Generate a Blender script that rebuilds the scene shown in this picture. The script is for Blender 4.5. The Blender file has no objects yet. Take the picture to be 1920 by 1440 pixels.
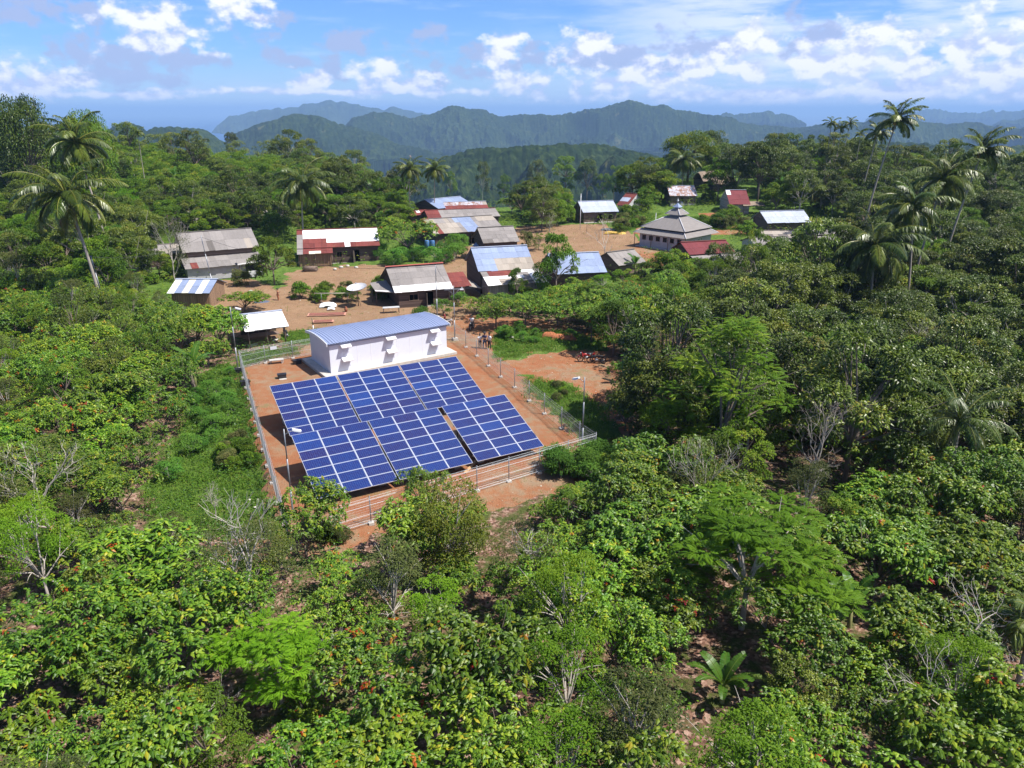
import bpy, math, random
import numpy as np
from mathutils import Vector, Matrix
random.seed(7); RNG = np.random.default_rng(7)
SC = bpy.context.scene
COL = SC.collection
R = math.radians

# ---------------------------------------------------------------- camera
F, HCAM = 1420.0, 22.0                      # focal length in pixels of a 1920 px wide frame
PITCH = math.atan(512 / F)
cam_d = bpy.data.cameras.new('camera'); cam = bpy.data.objects.new('camera', cam_d); COL.objects.link(cam)
cam.location = (0, 0, HCAM); cam.rotation_euler = (math.pi / 2 - PITCH, 0, 0)
cam_d.sensor_fit = 'HORIZONTAL'; cam_d.sensor_width = 36.0; cam_d.lens = 36.0 * F / 1920
cam_d.clip_start = 0.5; cam_d.clip_end = 150000
SC.camera = cam

# ---------------------------------------------------------------- light and exposure
SUN_V = Vector((1.143, -0.324, 1.92)).normalized()
SUN_EL = math.asin(SUN_V.z); SUN_AZ = math.atan2(SUN_V.x, SUN_V.y)
sd = bpy.data.lights.new('sun', 'SUN'); sd.energy = 5.0; sd.angle = R(0.53); sd.color = (1.0, 0.95, 0.87)
sun = bpy.data.objects.new('sun', sd); COL.objects.link(sun)
sun.rotation_euler = (-SUN_V).to_track_quat('-Z', 'Y').to_euler(); sun.location = (60, -20, 120)
SC.view_settings.view_transform = 'Standard'; SC.view_settings.look = 'None'
SC.view_settings.exposure = 0.65; SC.view_settings.gamma = 1.0
SC.cycles.volume_bounces = 0; SC.cycles.max_bounces = 6; SC.cycles.diffuse_bounces = 2
SC.cycles.glossy_bounces = 2; SC.cycles.transmission_bounces = 4; SC.cycles.transparent_max_bounces = 8
SC.cycles.use_adaptive_sampling = True

# ---------------------------------------------------------------- sky with clouds (world)
class NG:
    """small helper that writes shader-node maths"""
    def __init__(s, tree): s.t = tree
    def n(s, kind, **kw):
        nd = s.t.nodes.new(kind)
        for k, v in kw.items(): setattr(nd, k, v)
        return nd
    def put(s, sock, v):
        if isinstance(v, bpy.types.NodeSocket): s.t.links.new(v, sock)
        else: sock.default_value = v
    def m(s, op, a, b=0.0, c=None, clamp=False):
        nd = s.n('ShaderNodeMath', operation=op, use_clamp=clamp)
        s.put(nd.inputs[0], a); s.put(nd.inputs[1], b)
        if c is not None: s.put(nd.inputs[2], c)
        return nd.outputs[0]
    def smooth(s, v, lo, hi, a=0.0, b=1.0):
        nd = s.n('ShaderNodeMapRange', interpolation_type='SMOOTHSTEP')
        s.put(nd.inputs[0], v); s.put(nd.inputs[1], lo); s.put(nd.inputs[2], hi); s.put(nd.inputs[3], a); s.put(nd.inputs[4], b)
        return nd.outputs[0]
    def mix(s, f, a, b, bt='MIX'):
        nd = s.n('ShaderNodeMix', data_type='RGBA', blend_type=bt)
        s.put(nd.inputs[0], f); s.put(nd.inputs[6], a); s.put(nd.inputs[7], b)
        return nd.outputs[2]
    def noise(s, vec, scale, detail=4, rough=0.5, lac=2.0, dist=0.0, dim='3D'):
        nd = s.n('ShaderNodeTexNoise', noise_dimensions=dim)
        if vec is not None: s.t.links.new(vec, nd.inputs['Vector'])
        nd.inputs['Scale'].default_value = scale; nd.inputs['Detail'].default_value = detail
        nd.inputs['Roughness'].default_value = rough; nd.inputs['Lacunarity'].default_value = lac
        nd.inputs['Distortion'].default_value = dist
        return nd.outputs['Fac']
    def ramp(s, f, stops):
        nd = s.n('ShaderNodeValToRGB'); s.put(nd.inputs[0], f)
        el = nd.color_ramp.elements
        while len(el) < len(stops): el.new(0.5)
        for e, (p, c) in zip(el, stops): e.position = p; e.color = (*c, 1)
        return nd.outputs[0]
    def vec(s, x, y, z=0.0):
        nd = s.n('ShaderNodeCombineXYZ'); s.put(nd.inputs[0], x); s.put(nd.inputs[1], y); s.put(nd.inputs[2], z); return nd.outputs[0]

w = bpy.data.worlds.new('World'); SC.world = w; w.use_nodes = True
wt = w.node_tree; wt.nodes.clear(); g = NG(wt)
sky = g.n('ShaderNodeTexSky', sky_type='NISHITA', sun_disc=False)
sky.sun_elevation = SUN_EL; sky.sun_rotation = SUN_AZ; sky.altitude = 300; sky.air_density = 1.0; sky.dust_density = 0.3; sky.ozone_density = 2.5
tc = g.n('ShaderNodeTexCoord'); sp = g.n('ShaderNodeSeparateXYZ'); wt.links.new(tc.outputs['Generated'], sp.inputs[0])
az = g.m('ARCTAN2', sp.outputs[0], sp.outputs[1]); el = g.m('ARCSINE', sp.outputs[2])
AZ = g.m('MULTIPLY', az, 10.0); EL = g.m('MULTIPLY', el, 10.0)       # 0.1 rad units
p_ = g.vec(AZ, g.m('MULTIPLY', EL, 1.5))
def fbm(off=(0, 0), sc=2.2):
    mp = g.n('ShaderNodeMapping'); wt.links.new(p_, mp.inputs[0]); mp.inputs['Location'].default_value = (off[0], off[1], 3.7)
    return g.noise(mp.outputs[0], sc, 7, 0.55)
N0 = fbm(sc=3.0); N1 = fbm((-0.04, -0.11), 3.0)                   # second lookup towards the light, for the relief of the puffs
def skyuv(px, py):
    d = Vector(((px - 960) / F, math.cos(PITCH) - (py - 720) / F * math.sin(PITCH), -math.sin(PITCH) - (py - 720) / F * math.cos(PITCH)))
    d.normalize(); return math.atan2(d.x, d.y) * 10, math.asin(d.z) * 10
def blobs(lst):
    acc = None
    for (px, py, rx, ry) in lst:
        u, v = skyuv(px, py); k = 10 / F
        a = g.m('MULTIPLY', g.m('SUBTRACT', AZ, u), 1 / (rx * k)); b = g.m('MULTIPLY', g.m('SUBTRACT', EL, v), 1 / (ry * k))
        d = g.m('SUBTRACT', 1.0, g.m('SQRT', g.m('ADD', g.m('MULTIPLY', a, a), g.m('MULTIPLY', b, b))))
        acc = d if acc is None else g.m('SMOOTH_MAX', acc, d, 0.15)
    return acc
white = [(285, 52, 88, 48), (435, 15, 60, 42), (60, 152, 110, 30), (700, 150, 70, 32), (790, 158, 55, 24), (945, 98, 48, 36), (1090, 88, 62, 34),
         (1420, 84, 50, 36), (1632, 78, 78, 36), (1845, 78, 95, 46), (1180, 150, 170, 30), (980, 156, 70, 26), (1330, 135, 150, 40), (1560, 120, 150, 46),
         (1750, 142, 160, 46), (1900, 150, 110, 50), (590, 150, 60, 20), (620, 172, 360, 8), (200, 178, 160, 8), (1500, 178, 500, 16)]
grey = [(250, 108, 130, 34), (135, 96, 52, 24), (345, 108, 60, 28), (120, 22, 50, 18), (230, 140, 100, 22), (655, 78, 60, 26), (540, 110, 50, 18),
        (625, 122, 40, 20), (860, 122, 90, 34), (800, 62, 42, 22), (1005, 118, 80, 24), (500, 40, 50, 24), (1130, 110, 120, 32), (1300, 95, 90, 36), (1525, 72, 42, 46), (1230, 120, 110, 30), (20, 25, 50, 20)]
dW = g.m('ADD', blobs(white), g.m('MULTIPLY', g.m('SUBTRACT', N0, 0.475), 3.6))
dG = g.m('ADD', blobs(grey), g.m('MULTIPLY', g.m('SUBTRACT', fbm((5.3, 2.1), 3.6), 0.485), 4.2))
aW = g.smooth(dW, 0.02, 0.85); aG = g.smooth(dG, 0.0, 0.8, 0.0, 0.9)
relief = g.m('MULTIPLY', g.m('SUBTRACT', N0, N1), 5.0)
shade = g.m('ADD', g.m('ADD', 0.22, g.m('MULTIPLY', dW, 0.55)), relief, clamp=True)
# thin high veil, upper right
mv = g.n('ShaderNodeMapping'); wt.links.new(p_, mv.inputs[0]); mv.inputs['Scale'].default_value = (0.35, 1.5, 1); mv.inputs['Rotation'].default_value = (0, 0, -0.12)
veil = g.m('MULTIPLY', g.smooth(g.noise(mv.outputs[0], 1.5, 5, 0.6), 0.34, 0.62), g.smooth(AZ, -0.6, 3.0, 0.0, 0.85))
veil2 = g.m('MULTIPLY', g.smooth(g.noise(mv.outputs[0], 2.4, 5, 0.6), 0.5, 0.75), 0.25)
veil = g.m('MAXIMUM', veil, veil2)
low = g.smooth(EL, 0.0, 0.7, 0.45, 0.0)                               # pale band of distant cloud just above the horizon
BLUE = g.mix(1.0, sky.outputs[0], (0.72, 1.08, 1.75, 1), 'MULTIPLY')
BLUE = g.mix(g.smooth(EL, 2.2, 6.0), BLUE, g.mix(1.0, sky.outputs[0], (0.72, 0.90, 1.15, 1), 'MULTIPLY'))
WH = (11.6, 11.8, 13.2, 1); GR = (4.9, 6.0, 9.4, 1); SH = (6.6, 7.6, 11.2, 1)
c = g.mix(veil, BLUE, (10.0, 10.8, 14.0, 1))
c = g.mix(low, c, (7.2, 9.2, 13.6, 1))
c = g.mix(aG, c, GR)
c = g.mix(aW, c, g.mix(shade, SH, WH))
bg = g.n('ShaderNodeBackground'); wt.links.new(c, bg.inputs[0]); bg.inputs[1].default_value = 0.060
wo = g.n('ShaderNodeOutputWorld'); wt.links.new(bg.outputs[0], wo.inputs[0])

# ---------------------------------------------------------------- pixel <-> ground helpers
FW = np.array([0, math.cos(PITCH), -math.sin(PITCH)]); UP = np.array([0, math.sin(PITCH), math.cos(PITCH)]); RT = np.array([1.0, 0, 0])
CAMP = np.array([0, 0, HCAM])
def bump2(x, y, cx, cy, rx, ry): return np.exp(-(((x - cx) / rx) ** 2 + ((y - cy) / ry) ** 2))
def ground_z(x, y):
    x = np.asarray(x, float); y = np.asarray(y, float)
    D = np.hypot(x, y); a = np.arctan2(x, np.maximum(y, 1e-3))
    z = 3.2 * bump2(x, y, -80, 215, 70, 60) + 6.0 * bump2(x, y, 70, 195, 55, 45) + 1.5 * bump2(x, y, 120, 160, 60, 60)
    z = z - 3.5 * bump2(x, y, 48, 62, 26, 34) - 1.2 * bump2(x, y, -40, 30, 25, 25) + 12.5 * bump2(x, y, -145, 205, 42, 50)
    s = lambda v, lo, hi: np.clip((v - lo) / (hi - lo), 0, 1) ** 2 * (3 - 2 * np.clip((v - lo) / (hi - lo), 0, 1))
    edge = 275 - 100 * s(a, -0.28, -0.12) + 65 * s(a, 0.12, 0.28)
    z = z - 0.5 * np.maximum(D - edge, 0) - 0.25 * np.maximum(-y, 0)
    return np.maximum(z, -200)
def gz(x, y): return float(ground_z(x, y))
def ray(px, py): return FW + RT * (px - 960) / F - UP * (py - 720) / F
def at(px, py, h=0.0, flat=None):
    """point h above the ground that pixel (px, py) of the photograph shows"""
    d = ray(px, py)
    if flat is not None:
        t = (flat - HCAM) / d[2]; P = CAMP + d * t; return Vector(P)
    ts = np.linspace(8, 420, 4000); X = d[0] * ts; Y = d[1] * ts; Z = HCAM + d[2] * ts
    k = np.argmax(Z < ground_z(X, Y) + h)
    if k == 0: k = len(ts) - 1
    P = np.array([X[k], Y[k], Z[k]]); return Vector(P)
def proj(P):
    d = np.asarray(P, float) - CAMP; c_ = d @ FW
    return 960 + F * (d @ RT) / c_, 720 - F * (d @ UP) / c_
def inside(px, py, poly):
    n = len(poly); r = False; j = n - 1
    for i in range(n):
        xi, yi = poly[i]; xj, yj = poly[j]
        if (yi > py) != (yj > py) and px < (xj - xi) * (py - yi) / (yj - yi) + xi: r = not r
        j = i
    return r
def inside_np(X, Y, poly):
    r = np.zeros(X.shape, bool); n = len(poly); j = n - 1
    for i in range(n):
        xi, yi = poly[i]; xj, yj = poly[j]
        if yi != yj:
            r ^= ((yi > Y) != (yj > Y)) & (X < (xj - xi) * (Y - yi) / (yj - yi) + xi)
        j = i
    return r

# ---------------------------------------------------------------- object helpers
def tag(o, label=None, cat=None, group=None, kind=None):
    if label: o['label'] = label
    if cat: o['category'] = cat
    if group: o['group'] = group
    if kind: o['kind'] = kind
    return o
def empty(name, loc, rz=0.0, label=None, cat=None, group=None):
    o = bpy.data.objects.new(name, None); COL.objects.link(o); o.location = loc; o.rotation_euler = (0, 0, rz)
    o.empty_display_size = 0.3
    return tag(o, label, cat, group)
def np_mesh(name, V, quads=None, tris=None, mats=(), attr=None, smooth=False, mi=None):
    """mesh from numpy arrays; attr = {name: per-vertex float}"""
    me = bpy.data.meshes.new(name)
    V = np.ascontiguousarray(V, np.float32)
    fl = []; tot = []
    if quads is not None and len(quads): fl.append(np.asarray(quads, np.int32).ravel()); tot.append(np.full(len(quads), 4, np.int32))
    if tris is not None and len(tris): fl.append(np.asarray(tris, np.int32).ravel()); tot.append(np.full(len(tris), 3, np.int32))
    loops = np.concatenate(fl); tot = np.concatenate(tot); st = np.concatenate([[0], np.cumsum(tot)[:-1]]).astype(np.int32)
    me.vertices.add(len(V)); me.vertices.foreach_set('co', V.ravel())
    me.loops.add(len(loops)); me.loops.foreach_set('vertex_index', loops)
    me.polygons.add(len(tot)); me.polygons.foreach_set('loop_start', st); me.polygons.foreach_set('loop_total', tot)
    if mi is not None: me.polygons.foreach_set('material_index', np.asarray(mi, np.int32))
    me.polygons.foreach_set('use_smooth', np.full(len(tot), smooth))
    me.update(calc_edges=True)
    if attr:
        for k, a in attr.items():
            at_ = me.attributes.new(k, 'FLOAT', 'POINT'); at_.data.foreach_set('value', np.asarray(a, np.float32))
    for m in mats: me.materials.append(m)
    return me
def link(name, me, parent=None, loc=(0, 0, 0), rz=0.0):
    o = bpy.data.objects.new(name, me); COL.objects.link(o)
    if parent: o.parent = parent
    o.location = loc; o.rotation_euler = (0, 0, rz)
    return o
class MB:
    """collects boxes, tubes and polygons and links them as ONE mesh object"""
    def __init__(s): s.v = []; s.f = []; s.m = []; s.sm = []
    def face(s, pts, m=0, sm=False):
        b = len(s.v); s.v += [tuple(p) for p in pts]; s.f.append(tuple(range(b, b + len(pts)))); s.m.append(m); s.sm.append(sm)
    def hexa(s, P, m=0):
        b = len(s.v); s.v += [tuple(p) for p in P]
        for q in ((0, 3, 2, 1), (4, 5, 6, 7), (0, 1, 5, 4), (1, 2, 6, 5), (2, 3, 7, 6), (3, 0, 4, 7)):
            s.f.append(tuple(b + i for i in q)); s.m.append(m); s.sm.append(False)
    def box(s, c, d, m=0, rz=0.0, mat=None):
        x, y, z = d[0] / 2, d[1] / 2, d[2] / 2
        P = [Vector(p) for p in ((-x, -y, -z), (x, -y, -z), (x, y, -z), (-x, y, -z), (-x, -y, z), (x, -y, z), (x, y, z), (-x, y, z))]
        M = mat if mat is not None else Matrix.Rotation(rz, 3, 'Z')
        s.hexa([M @ p + Vector(c) for p in P], m)
    def slab(s, a, b, c_, d, th, m=0):
        """quad a b c d (counter-clockwise from above) with thickness th downwards"""
        a, b, c_, d = map(Vector, (a, b, c_, d)); n = (b - a).cross(d - a).normalized() * th
        s.hexa([a - n, b - n, c_ - n, d - n, a, b, c_, d], m)
    def tube(s, pts, rad, n=6, m=0, cap=True):
        pts = [Vector(p) for p in pts]
        if not hasattr(rad, '__len__'): rad = [rad] * len(pts)
        base = len(s.v); ref = None
        for i, p in enumerate(pts):
            d = (pts[min(i + 1, len(pts) - 1)] - pts[max(i - 1, 0)])
            if d.length < 1e-6: d = Vector((0, 0, 1))
            d.normalize()
            if ref is None: ref = Vector((1, 0, 0)) if abs(d.x) < 0.9 else Vector((0, 1, 0))
            u = (ref - d * ref.dot(d)).normalized(); ref = u; v = d.cross(u)
            for k in range(n):
                a = 2 * math.pi * k / n; s.v.append(tuple(p + (u * math.cos(a) + v * math.sin(a)) * rad[i]))
        for i in range(len(pts) - 1):
            for k in range(n):
                a = base + i * n + k; b = base + i * n + (k + 1) % n
                s.f.append((a, b, b + n, a + n)); s.m.append(m); s.sm.append(n > 4)
        if cap:
            s.f.append(tuple(base + k for k in reversed(range(n)))); s.m.append(m); s.sm.append(False)
            e = base + (len(pts) - 1) * n; s.f.append(tuple(e + k for k in range(n))); s.m.append(m); s.sm.append(False)
    def lathe(s, prof, n=16, m=0, c=(0, 0, 0)):
        base = len(s.v)
        for r_, z in prof:
            for k in range(n):
                a = 2 * math.pi * k / n; s.v.append((c[0] + r_ * math.cos(a), c[1] + r_ * math.sin(a), c[2] + z))
        for i in range(len(prof) - 1):
            for k in range(n):
                a = base + i * n + k; b = base + i * n + (k + 1) % n
                s.f.append((a, b, b + n, a + n)); s.m.append(m); s.sm.append(True)
    def blob(s, c, r3, m=0, n=8, rough=0.0):
        base = len(s.v); rows = max(4, n // 2 + 1)
        for i in range(rows + 1):
            ph = math.pi * i / rows
            for k in range(n):
                a = 2 * math.pi * k / n; q = 1 + random.uniform(-rough, rough)
                s.v.append((c[0] + r3[0] * q * math.sin(ph) * math.cos(a), c[1] + r3[1] * q * math.sin(ph) * math.sin(a), c[2] + r3[2] * q * math.cos(ph)))
        for i in range(rows):
            for k in range(n):
                a = base + i * n + k; b = base + i * n + (k + 1) % n
                s.f.append((a, a + n, b + n, b)); s.m.append(m); s.sm.append(True)
    def mesh(s, name, mats):
        me = bpy.data.meshes.new(name); me.from_pydata(s.v, [], s.f)
        me.polygons.foreach_set('material_index', s.m); me.polygons.foreach_set('use_smooth', s.sm)
        for m_ in (mats if isinstance(mats, (list, tuple)) else [mats]): me.materials.append(m_)
        me.update(); return me
    def build(s, name, mats, parent=None, loc=(0, 0, 0), rz=0.0): return link(name, s.mesh(name, mats), parent, loc, rz)
def copy_tree(o, parent=None):
    c_ = o.copy(); COL.objects.link(c_); c_.parent = parent
    for ch in KIDS.get(o.name, []): copy_tree(ch, c_)
    return c_
KIDS = {}
def remember(o):
    """children of a prototype, for copy_tree"""
    ch = [x for x in COL.objects if x.parent == o]; KIDS[o.name] = ch
    for x in ch: remember(x)

# ---------------------------------------------------------------- materials
def new_mat(name):
    m = bpy.data.materials.new(name); m.use_nodes = True; t = m.node_tree; t.nodes.clear(); g_ = NG(t)
    out = g_.n('ShaderNodeOutputMaterial'); b = g_.n('ShaderNodeBsdfPrincipled'); t.links.new(b.outputs[0], out.inputs[0])
    return m, g_, b, out
def coords(g_, kind='Object', scale=(1, 1, 1)):
    tc_ = g_.n('ShaderNodeTexCoord'); mp = g_.n('ShaderNodeMapping'); g_.t.links.new(tc_.outputs[kind], mp.inputs[0]); mp.inputs['Scale'].default_value = scale
    return mp.outputs[0]
def worldpos(g_, scale=(1, 1, 1)):
    ge = g_.n('ShaderNodeNewGeometry'); mp = g_.n('ShaderNodeMapping'); g_.t.links.new(ge.outputs['Position'], mp.inputs[0]); mp.inputs['Scale'].default_value = scale
    return mp.outputs[0]
def bump(g_, b, h, strength, dist=0.02):
    bn = g_.n('ShaderNodeBump'); bn.inputs['Strength'].default_value = strength; bn.inputs['Distance'].default_value = dist
    g_.t.links.new(h, bn.inputs['Height']); g_.t.links.new(bn.outputs[0], b.inputs['Normal'])
def plain(name, col, rough=0.6, var=0.25, sc=3.0, metal=0.0, stretch=(1, 1, 1), spec=0.5, bmp=0.0):
    m, g_, b, _ = new_mat(name); v = coords(g_, 'Object', stretch)
    n = g_.noise(v, sc, 5, 0.6); n2 = g_.noise(v, sc * 6, 3, 0.6)
    f = g_.m('ADD', g_.m('MULTIPLY', n, 0.7), g_.m('MULTIPLY', n2, 0.3))
    lo = tuple(c_ * (1 - var) for c_ in col); hi = tuple(min(1, c_ * (1 + var)) for c_ in col)
    cc = g_.ramp(f, [(0.3, lo), (0.7, hi)]); g_.t.links.new(cc, b.inputs['Base Color'])
    b.inputs['Roughness'].default_value = rough; b.inputs['Metallic'].default_value = metal; b.inputs['Specular IOR Level'].default_value = spec
    if bmp: bump(g_, b, f, bmp)
    return m
def roofing(name, col, rust=0.0, rough=0.5, var=0.18, stain=(0.25, 0.12, 0.07), metal=0.0, spec=0.5):
    """corrugated sheet: fine ribs running down the slope (object x along the ridge), run-down stains, rust patches"""
    m, g_, b, _ = new_mat(name); v = coords(g_, 'Object', (1, 1, 1))
    streak = g_.noise(coords(g_, 'Object', (5, 0.5, 0.5)), 1.0, 4, 0.6); blot = g_.noise(v, 1.3, 5, 0.65)
    oi = g_.n('ShaderNodeNewGeometry')
    isl = oi.outputs['Random Per Island']
    f = g_.m('ADD', g_.m('MULTIPLY', streak, 0.45), g_.m('ADD', g_.m('MULTIPLY', isl, 0.3), g_.m('MULTIPLY', blot, 0.3)))
    lo = tuple(c_ * (1 - var) for c_ in col); hi = tuple(min(1, c_ * (1 + var)) for c_ in col)
    c1 = g_.ramp(f, [(0.3, lo), (0.75, hi)])
    th = 0.78 - 0.45 * rust
    msk = g_.smooth(g_.m('ADD', g_.m('MULTIPLY', blot, 0.6), g_.m('MULTIPLY', streak, 0.4)), th - 0.1, th + 0.08)
    c2 = g_.mix(msk, c1, (*stain, 1)) if rust > 0 else c1
    g_.t.links.new(c2, b.inputs['Base Color']); b.inputs['Roughness'].default_value = rough; b.inputs['Metallic'].default_value = metal
    b.inputs['Specular IOR Level'].default_value = spec
    wv = g_.n('ShaderNodeTexWave', wave_type='BANDS', bands_direction='X'); g_.t.links.new(v, wv.inputs[0]); wv.inputs['Scale'].default_value = 2.2
    bump(g_, b, wv.outputs[1], 0.6, 0.03)
    return m
def planks(name, col, var=0.35, vertical=False, w_=0.22, rough=0.85):
    m, g_, b, _ = new_mat(name); tc_ = g_.n('ShaderNodeTexCoord'); sp_ = g_.n('ShaderNodeSeparateXYZ'); g_.t.links.new(tc_.outputs['Object'], sp_.inputs[0])
    a = g_.m('ADD', sp_.outputs[0], sp_.outputs[1]) if vertical else sp_.outputs[2]
    q = g_.m('DIVIDE', a, w_); idx = g_.m('FLOOR', q); fr = g_.m('FRACT', q)
    wn = g_.n('ShaderNodeTexWhiteNoise', noise_dimensions='1D'); g_.put(wn.inputs['W'], idx)
    st = (12, 12, 1) if vertical else (0.7, 0.7, 12)
    n = g_.noise(coords(g_, 'Object', st), 1.5, 4, 0.6)
    f = g_.m('ADD', g_.m('MULTIPLY', wn.outputs[0], 0.5), g_.m('MULTIPLY', n, 0.5))
    lo = tuple(c_ * (1 - var) for c_ in col); hi = tuple(min(1, c_ * (1 + var)) for c_ in col)
    c1 = g_.ramp(f, [(0.2, lo), (0.8, hi)])
    gap = g_.m('LESS_THAN', fr, 0.10)
    c2 = g_.mix(gap, c1, (col[0] * 0.25, col[1] * 0.25, col[2] * 0.25, 1))
    g_.t.links.new(c2, b.inputs['Base Color']); b.inputs['Roughness'].default_value = rough
    bump(g_, b, g_.m('MULTIPLY', f, g_.m('SUBTRACT', 1.0, gap)), 0.5, 0.02)
    return m
def leaf_mat(name, stops, gloss=0.45, spec=0.35, transl=0.35, treevar=0.32, tcol=(1.15, 1.25, 0.5)):
    """foliage: each leaf has its own tint (attribute 'tint'), each plant a slight shift of its own"""
    m, g_, b, out = new_mat(name)
    at_ = g_.n('ShaderNodeAttribute', attribute_name='tint'); oi = g_.n('ShaderNodeObjectInfo')
    cc = g_.ramp(at_.outputs['Fac'], stops)
    k = g_.m('ADD', 1 - treevar, g_.m('MULTIPLY', oi.outputs['Random'], 2 * treevar))
    hs = g_.n('ShaderNodeHueSaturation'); hs.inputs['Saturation'].default_value = 1.04
    g_.put(hs.inputs['Hue'], g_.m('ADD', 0.482, g_.m('MULTIPLY', g_.m('FRACT', g_.m('MULTIPLY', oi.outputs['Random'], 7.31)), 0.028)))
    g_.put(hs.inputs['Value'], g_.m('MULTIPLY', k, 0.93)); g_.t.links.new(cc, hs.inputs['Color'])
    g_.t.links.new(hs.outputs[0], b.inputs['Base Color']); b.inputs['Roughness'].default_value = gloss; b.inputs['Specular IOR Level'].default_value = spec
    tr = g_.n('ShaderNodeBsdfTranslucent'); g_.t.links.new(g_.mix(1.0, hs.outputs[0], (*tcol, 1), 'MULTIPLY'), tr.inputs[0])
    mx = g_.n('ShaderNodeMixShader'); mx.inputs[0].default_value = transl
    g_.t.links.new(b.outputs[0], mx.inputs[1]); g_.t.links.new(tr.outputs[0], mx.inputs[2]); g_.t.links.new(mx.outputs[0], out.inputs[0])
    return m

# ---------------------------------------------------------------- numpy noise
def _hash(ix, iy, seed=0):
    h = (ix.astype(np.int64) * 374761393 + iy.astype(np.int64) * 668265263 + seed * 1442695041) & 0xffffffff
    h = ((h ^ (h >> 13)) * 1274126177) & 0xffffffff; h = (h ^ (h >> 16)) & 0xffffffff
    return h.astype(np.float64) / 4294967295.0
def vnoise(x, y, seed=0):
    ix = np.floor(x); iy = np.floor(y); fx = x - ix; fy = y - iy; fx = fx * fx * (3 - 2 * fx); fy = fy * fy * (3 - 2 * fy)
    a = _hash(ix, iy, seed); b = _hash(ix + 1, iy, seed); c_ = _hash(ix, iy + 1, seed); d = _hash(ix + 1, iy + 1, seed)
    return (a + (b - a) * fx) * (1 - fy) + (c_ + (d - c_) * fx) * fy
def nfbm(x, y, oct_=5, seed=0):
    s = 0; a = 0.5; 
    for i in range(oct_): s = s + a * vnoise(x, y, seed + i); x = x * 2.03 + 11.3; y = y * 2.03 + 5.7; a *= 0.5
    return s
def domes(x, y, cell, seed=0):
    """tree-crown bumps: 0..1, one dome per jittered cell"""
    qx = x / cell; qy = y / cell; ix = np.floor(qx); iy = np.floor(qy); best = np.zeros_like(qx)
    for dx in (-1, 0, 1):
        for dy in (-1, 0, 1):
            jx = ix + dx; jy = iy + dy; px = jx + _hash(jx, jy, seed); py = jy + _hash(jx, jy, seed + 1); hh = 0.5 + 0.5 * _hash(jx, jy, seed + 2)
            d2 = (qx - px) ** 2 + (qy - py) ** 2
            best = np.maximum(best, hh * np.sqrt(np.maximum(0, 1 - d2 / 0.65)))
    return best
# ================================================================ THE LAND
def inpoly_world(poly_px):
    return [(p.x, p.y) for p in (at(*q) for q in poly_px)]
# areas of the photograph's ground (pixels on the ground plane)
A_COMP = [(452, 690), (600, 640), (852, 600), (1122, 858), (924, 925), (544, 1045), (505, 950)]
A_CLEAR = [(852, 640), (850, 590), (1010, 600), (1150, 640), (1170, 700), (1160, 800), (1190, 860), (1110, 870), (1000, 760)]
A_VILL = [(330, 545), (400, 525), (480, 522), (520, 545), (545, 510), (590, 500), (720, 497), (735, 505), (760, 530), (840, 475), (900, 450), (960, 432), (978, 422), (1080, 420), (1160, 425), (1190, 440), (1200, 470), (1190, 490), (1140, 500), (1050, 545), (900, 570), (860, 600), (600, 640), (470, 650), (400, 600)]
A_FRONT = [(500, 950), (544, 1030), (924, 905), (1122, 850), (1150, 870), (1060, 930), (930, 960), (700, 1010), (560, 1060), (440, 1010), (430, 960)]
A_GRASSL = [(452, 690), (540, 1010), (420, 1010), (300, 1000), (260, 940), (330, 820), (360, 720), (420, 680)]
A_GRASSR = [(985, 705), (1060, 720), (1130, 760), (1160, 850), (1110, 850), (1050, 800), (985, 750)]
A_GRASSR2 = [(925, 640), (940, 610), (1060, 625), (1140, 640), (1130, 655), (1010, 660), (930, 680)]
A_GRASSV = [(530, 625), (600, 617), (600, 640), (530, 652)]
A_GRASSB = [(452, 665), (560, 652), (560, 668), (452, 690)]
A_GRASSY = [(1150, 400), (1240, 400), (1190, 430), (1150, 440)]
A_GRASSZ = [(1290, 408), (1390, 405), (1400, 430), (1320, 432)]
xs = np.concatenate([-np.geomspace(420, 52, 70), np.arange(-50, 62, 0.55), np.geomspace(63, 420, 70)])
ys = np.concatenate([-np.geomspace(200, 2, 25), np.arange(0, 16, 1.5), np.arange(17, 128, 0.55), np.geomspace(129, 470, 90)])
X, Y = np.meshgrid(xs, ys); Z = ground_z(X, Y)
msk_near = np.exp(-((np.hypot(X, Y) / 300) ** 6))
Z = Z + (nfbm(X / 7, Y / 7, 4, 3) - 0.47) * 0.5 * msk_near
wc = inpoly_world(A_COMP)
flatc = inside_np(X, Y, wc)
Z = np.where(flatc, (nfbm(X / 3, Y / 3, 4, 3) - 0.47) * 0.12, Z)
J = (nfbm(X / 1.6, Y / 1.6, 3, 21) - 0.45) * 3.2; K = (nfbm(X / 1.6 + 50, Y / 1.6, 3, 22) - 0.45) * 3.2
def area(poly): return inside_np(X + J, Y + K, inpoly_world(poly)).astype(float)
soil = np.maximum(area(A_CLEAR), np.maximum(area(A_COMP), area(A_FRONT)))
yard = area(A_VILL) * (1 - flatc)
grass = np.maximum.reduce([area(A_GRASSL), area(A_GRASSR), area(A_GRASSR2), area(A_GRASSV), area(A_GRASSB), area(A_GRASSY), area(A_GRASSZ)])
DD_ = np.hypot(X, Y); AA_ = np.arctan2(X, np.maximum(Y, 1))
scrub = np.clip((DD_ - 84 + J * 3) / 8, 0, 1) * (1 - np.clip(yard + soil, 0, 1))
grass = np.maximum(grass, scrub) * (1 - flatc)
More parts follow.
